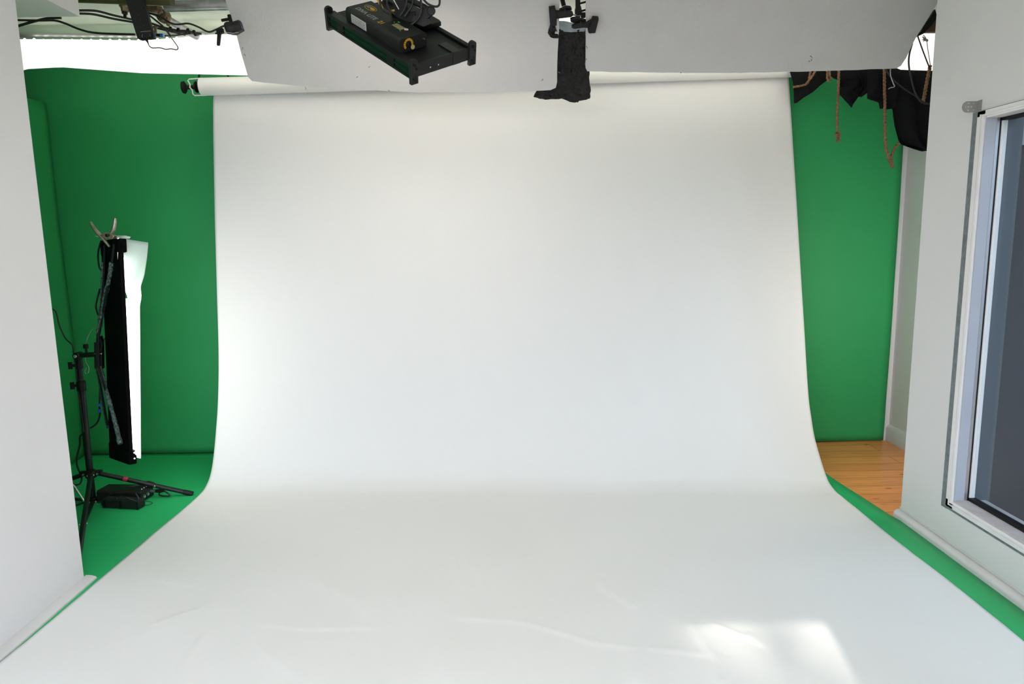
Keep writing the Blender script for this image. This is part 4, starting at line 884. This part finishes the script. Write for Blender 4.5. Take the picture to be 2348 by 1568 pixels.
# diffusion gel curving round the glowing side
gt = fl_t
def gelrow(t_, flare):
    """cross-section at height fraction t_ (0 top, 1 bottom)"""
    a = mid(E1t, E1b, t_) + nv * (TH + 0.003); b2 = mid(E2t, E2b, t_) + nv * (TH + 0.008)
    return a, b2
rows = []; rows2 = []
NYG = 60
def rightpx(y):
    return interp([(540, 340), (557, 340), (590, 337), (630, 331), (660, 323), (690, 317), (700, 315), (760, 315), (1048, 315), (1052, 314)], y)
for i in range(NYG + 1):
    y = 552 + (1049 - 552) * i / NYG; t_ = i / NYG * 0.955
    a, b2 = gelrow(t_, 0)
    y -= 0.0
    rx = rightpx(y)
    c_ = atP(rx, y, b2 + nv * (0.17 if y > 700 else 0.17), Vector((0.97, 0.0, 0)).normalized() if False else (wv))  # outermost visible point
    # point where the sight line grazes the bulge: keep it about half way across the panel
    g_ = ray(rx, y); pm_ = mid(a, b2, 0.72); k_ = (pm_ - O).dot(wv) / g_.dot(wv); graze = O + g_ * k_
    row = []
    for j in range(25):
        u = j / 24
        # quadratic-like bow: a -> graze -> b2
        if u < 0.6: s = u / 0.6; ctrl = a + (graze - b2) * 0.9; p = a * (1 - s) ** 2 + ctrl * 2 * s * (1 - s) + graze * s * s
        else: s = (u - 0.6) / 0.4; ctrl = graze + (graze - (a + (graze - b2) * 0.9)) * 0.35; p = graze * (1 - s) ** 2 + ctrl * 2 * s * (1 - s) + b2 * s * s
        row.append(p)
    rows.append(row)
kx = int(NYG * 0.27)
obj('diffusion_gel', MB().grid(rows[kx:]), M['gel'], gt, solid=0.0006, angle=80, label='strongly glowing bowed diffusion sheet')
obj('gel_margin', MB().prism([mid(E1t, E1b, 0.15) + nv * 0.012, mid(E1t, E1b, 0.15) - wv * 0.035 + nv * 0.03, mid(E1t, E1b, 0.85) - wv * 0.05 + nv * 0.03, mid(E1t, E1b, 0.9) + nv * 0.012], nv * 0.001), M['gelt'], gt, smooth=False, label='pale strip of gel showing behind the left edge')
# top part opens out into a loose flap
fr_ = []
for i in range(kx + 1):
    y = 552 + (1049 - 552) * i / NYG; t_ = i / kx; a, b2 = gelrow(i / NYG * 0.955, 0); full = rows[i]
    rx = rightpx(y); yy = y
    row = []
    for j in range(25):
        u = j / 24
        # flap: straight sheet from panel edge out to the free corner
        x_ = 270 + (rx - 270) * u; yt2 = yy - (1 - t_) * (7 * (1 - u) - 0) + (1 - t_) * 5 * math.sin(u * PI) * 0 + (1 - t_) * 4 * u
        fl_p = atY(x_, yt2, 3.40 + 0.16 * u + 0.03 * math.sin(u * 4 + t_ * 2))
        bl = max(0, min(1, (t_ - 0.55) / 0.45)); bl = bl * bl * (3 - 2 * bl)
        tgt = full[24 - j] if False else None
        # lower rows blend to the visible half of the bow (from near edge to graze point)
        s_ = 1 - u; src = full[int(round(14 + 10 * s_))] if True else None
        row.append(fl_p * (1 - bl) + src * bl)
    fr_.append(row)
gm, gl_ = MB(), MB(); H_ = len(fr_)
vv = [p for r_ in fr_ for p in r_]
lit, dim = [], []
for i in range(H_ - 1):
    for j in range(24):
        q = (i * 25 + j, i * 25 + j + 1, (i + 1) * 25 + j + 1, (i + 1) * 25 + j)
        (lit if (j + 0.5) / 24 < 0.04 + 0.96 * ((i + 0.5) / (H_ - 1)) ** 1.5 else dim).append(q)
gl_.add(vv, lit); gm.add(vv, dim)
def drop(mb):
    used = sorted({i for f in mb.f for i in f}); mp_ = {o_: k for k, o_ in enumerate(used)}
    mb.v = [mb.v[i] for i in used]; mb.f = [tuple(mp_[i] for i in f) for f in mb.f]; return mb
obj('diffusion_gel', drop(gl_), M['gel'], gt, solid=0.0006, angle=80, label='glowing top of the diffusion sheet')
obj('gel_flap', drop(gm), M['gelt'], gt, solid=0.0006, angle=80, label='grey-green translucent loose flap')
obj('gel_corner', MB().prism([atY(x, y, 3.45) for x, y in ((217, 541), (232, 541), (262, 540), (275, 543), (272, 547), (240, 547))], (0, 0.10, 0)), M['gelt'], gt, smooth=False)
obj('edge_print', text_mesh('LEE FILTERS', 0.010, atY(298, 555.5, 3.44), (atY(337, 562, 3.54) - atY(298, 556, 3.44)).normalized(), up_, Vector((0, -1, 0))), M['gap'], gt, smooth=False, label='tiny grey print along the top edge') if False else None
# spring clamp on top
st_ = thing('hand_clamp', atY(250, 545, 3.45), 'bronze metal hand clamp with splayed handles pinching the top of the LED panel', 'clamp')
def blade(p, w0, w1): 
    return p
for pts in ([(207, 509), (216, 524), (228, 538), (240, 552), (251, 566)], [(264, 500), (263, 514), (259, 528), (251, 540), (246, 548)]):
    ps = [atY(x, y, 3.42) for x, y in pts]; cps = spline(ps, 5)
    n_ = len(cps)
    obj('handle', MB().tube(cps, [0.006 + 0.004 * math.sin(PI * min(1, i / n_ * 1.2)) for i in range(n_)], 8), M['clampm'], st_)
obj('jaw', MB().prism([atY(x, y, 3.41) for x, y in ((228, 540), (240, 533), (250, 534), (262, 540), (258, 548), (240, 548))], (0, 0.03, 0)), M['clampm'], st_, bevel=0.003)
obj('spring', MB().cyl(atY(243, 540, 3.40), atY(252, 538, 3.42), 0.008, 14), M['charc'], st_)

# second LED panel, standing in the right recess behind the wall end
rp = thing('led_panel_on_stand', (2.33, 3.42, 0), 'LED panel on a short stand in the right recess, behind the wall end', 'light')
fd = Vector((-0.42, 0.90, -0.22)).normalized(); sd = Vector((-fd.y, fd.x, 0)).normalized(); pc = Vector((2.30, 3.42, 1.0))
obj('panel_body', MB().box(pc, (0.12, 0.02, 0.50), (sd, fd, sd.cross(fd))), M['black'], rp, bevel=0.004, smooth=False)
obj('led_face', MB().box(pc + fd * 0.021, (0.11, 0.001, 0.48), (sd, fd, sd.cross(fd))), emis('recess_panel_face', (1, 0.97, 0.9), HIDDEN_E), rp, smooth=False)
obj('pole', MB().cyl((2.33, 3.39, 0.05), (2.33, 3.39, 0.55), 0.014), M['blackm'], rp)
for k in range(3):
    a_ = 2 * PI * k / 3 + 0.5; obj('leg', MB().cyl((2.33, 3.39, 0.16), (2.33 + 0.17 * math.cos(a_), 3.39 + 0.17 * math.sin(a_), 0.012), 0.010, 10), M['blackm'], rp)

# long cables hanging by the stand
def c3(pts, r_, label, m_='cable'):
    o_ = obj('cable', MB().tube([atY(x, y, d_) if d_ else atZ(x, y, r_ + 0.006) for x, y, d_ in pts], r_, 10, 8), M[m_]); tag(o_, label, 'cable'); return o_
c3([(112, 704, 3.66), (128, 715, 3.66), (136, 745, 3.66), (150, 775, 3.65), (166, 792, 3.64), (169, 812, 3.64), (174, 840, 3.645), (177, 875, 3.65), (183, 920, 3.65), (192, 990, 3.65)], 0.0035, 'thin black cable running from the left wall edge down along the stand column')
c3([(196, 990, 3.67), (184, 1000, 3.68), (183, 1020, 3.68), (176, 1050, 3.68), (178, 1072, 3.68), (187, 1092, 3.69), (184, 1108, 3.68), (172, 1112, 3.66), (160, 1112, 3.6)], 0.0048, 'thick black cable looping low behind the stand column')
c3([(160, 1160, 0), (178, 1157, 0), (190, 1152, 0), (205, 1144, 0), (222, 1150, 0)], 0.0045, 'black cable lying on the green floor at the wall edge')
o = obj('metal_rod', MB().cyl(atY(166, 1108, 3.62), atZ(199, 1158, 0.012), 0.0065, 12), M['chrome']); tag(o, 'bright chrome rod leaning down to the floor behind the stand legs', 'rod')

# power supplies on the floor
def supply(px_corners, h, name, label, tilt=0.0):
    c_ = [atZ(x, y, 0.008) for x, y in px_corners]
    t_ = thing(name, sum(c_, Vector()) / 4, label, 'power supply', 'power supplies under the stand')
    return t_, c_
t, c4 = supply(((238, 1164), (318, 1168), (327, 1150), (262, 1144)), 0.05, 'power_supply', 'low black finned power supply lying nearest on the green floor')
h = 0.052
U_ = (c4[1] - c4[0]).normalized(); V_ = (c4[3] - c4[0]); V_ = (V_ - U_ * V_.dot(U_)).normalized(); LP = (c4[1] - c4[0]).length; WPp = 0.055
P0 = c4[0]
def s3(u_, v_, w_): return P0 + U_ * u_ + V_ * v_ + up_ * w_
prof = [(0, 0), (0, h * 0.8), (0.012, h), (WPp - 0.012, h), (WPp, h * 0.8), (WPp, 0)]
body = obj('case', MB().prism([s3(0.0, v, w_) for v, w_ in prof], U_ * LP), M['charc'], t, bevel=0.003, smooth=False)
for k in range(3): obj('rib', MB().box(s3(LP * (0.02 + 0.48 * k), -0.002, h * 0.45), (0.005, 0.003, h * 0.42), (U_, V_, up_)), M['black'], body, smooth=False)
obj('sloped_end', MB().prism([s3(0, 0.0, 0), s3(0, 0, h * 0.8), s3(-0.04, 0.03, h * 0.65), s3(-0.04, 0.03, 0.008)], V_ * 0.025), M['black'], t, smooth=False)
obj('carry_loop', MB().tube([s3(LP, 0.02, 0.015), s3(LP + 0.04, 0.03, 0.016), s3(LP + 0.048, 0.05, 0.02), s3(LP + 0.02, 0.06, 0.022), s3(LP, 0.055, 0.024)], 0.0018, 8, 6), M['cable'], t, label='thin wire loop')
t2, d4 = supply(((268, 1152), (334, 1144), (352, 1132), (270, 1130)), 0.06, 'ballast_box', 'black ballast box with round sockets lying behind the nearest power supply')
h2 = 0.060
P1 = atZ(325, 1152, 0.008) ; U2 = (atZ(347, 1138, 0.008) - P1); WB = U2.length; U2.normalize(); V2 = Vector((-U2.y, U2.x, 0)); 
if V2.x > 0: V2 = -V2
LB = 0.26; h2 = 0.065
def s4(u_, v_, w_): return P1 + U2 * u_ + V2 * v_ + up_ * w_
bdy = obj('case', MB().prism([s4(u_, 0, w_) for u_, w_ in ((0, 0), (0, h2 * 0.85), (0.01, h2), (WB * 1.3 - 0.01, h2), (WB * 1.3, h2 * 0.85), (WB * 1.3, 0))], V2 * LB), M['charc'], t2, bevel=0.003, smooth=False)
for k in range(2): obj('socket', MB().lathe(s4(0.028 + 0.034 * k, 0.0, 0.026), -V2, [(0, 0.011), (0.003, 0.011), (0.003, 0.007), (0.001, 0.006)], 14), M['steel'], bdy)
mb = MB()
for k in range(4): mb.ball(s4(0.03 + 0.022 * k, 0.012, h2 + 0.001), 0.0035, 8)
obj('switch', mb, M['sticker'], bdy, label='row of small pale switches')
pl0 = s4(WB * 1.3 - 0.03, 0, 0.034)
obj('plug', MB().cyl(pl0, pl0 - V2 * 0.035, 0.009, 12), M['steel'], t2, label='silver plug'); obj('plug_sleeve', MB().lathe(pl0 - V2 * 0.033, -V2, [(0, 0.010), (0.03, 0.010), (0.05, 0.005)], 12), M['black'], t2)
pe = pl0 - V2 * 0.08
o = obj('cable', MB().tube([pe, pe - V2 * 0.02 + up_ * -0.012, pe - V2 * 0.035 + up_ * -0.025 - U2 * 0.01, atY(366, 1135, pe.y), atY(367, 1122, pe.y + 0.02), atY(360, 1113, pe.y + 0.03), atY(352, 1107, pe.y + 0.03), atY(340, 1104, pe.y + 0.03), atY(328, 1108, pe.y + 0.03)], 0.004, 10, 6), M['cable']); tag(o, 'black cable curling from the silver plug up over the stand leg', 'cable')
c3([(288, 1116, 3.66), (300, 1115, 3.66), (318, 1113, 3.68), (313, 1119, 3.68), (300, 1122, 3.68)], 0.003, 'small kinked black cable above the ballast box')
c3([(262, 1140, 3.42), (280, 1138, 3.40), (296, 1144, 3.38), (312, 1149, 3.37), (318, 1143, 3.37), (311, 1131, 3.38)], 0.0035, 'black cable looped over the top of the ballast box')
c3([(226, 1124, 3.60), (236, 1123, 3.58), (248, 1126, 3.55), (256, 1131, 3.5)], 0.0018, 'thin brown wire arching behind the stand foot', 'wirer')
c3([(225, 1152, 3.5), (233, 1150, 3.46), (238, 1144, 3.45), (252, 1146, 3.44), (268, 1143, 3.44)], 0.0045, 'short black cable joining the nearest power supply')

# small things outside, seen through the glass
# unseen house and tree, added behind the viewer to cut sunlight to one patch
hb_ = obj('sun_blocker_house', MB().bb(-8.0, -1.95, -15.5, -13.5, -0.06, 9.4).prism([(-8.3, -15.8, 9.4), (-1.8, -15.8, 9.4), (-4.9, -15.8, 11.0)], (0, 2.6, 0)), mat('sun_blocker_render', (0.5, 0.48, 0.45), 0.8, var=0.05, vscale=2), smooth=False)
tag(hb_, 'tall pale house shape added unseen behind the viewer to block sun', 'house')
tr_ = thing('sun_blocker_tree', (-1.9, -12.4, -0.06), 'slim leafy tree added unseen behind the viewer to dapple the sun patch', 'tree')
obj('trunk', MB().tube([(-1.9, -12.4, -0.06), (-1.92, -12.4, 3), (-1.8, -12.4, 6.6)], [0.10, 0.08, 0.04], 10), M['bark'], tr_)
lm = MB(); rnd = random.Random(3)
for k in range(420):
    c_ = Vector((rnd.gauss(-1.35, 0.30), rnd.gauss(-12.4, 0.3), rnd.gauss(7.25, 0.24)))
    n1 = Vector((rnd.uniform(-1, 1), rnd.uniform(-1, 1), rnd.uniform(-1, 1))).normalized(); n2 = n1.orthogonal().normalized(); s_ = 0.10
    lm.add([c_ - n1 * s_, c_ + n2 * s_ * 0.5, c_ + n1 * s_, c_ - n2 * s_ * 0.5], [(0, 1, 2, 3)])
obj('foliage', lm, M['leaf'], tr_, smooth=False)
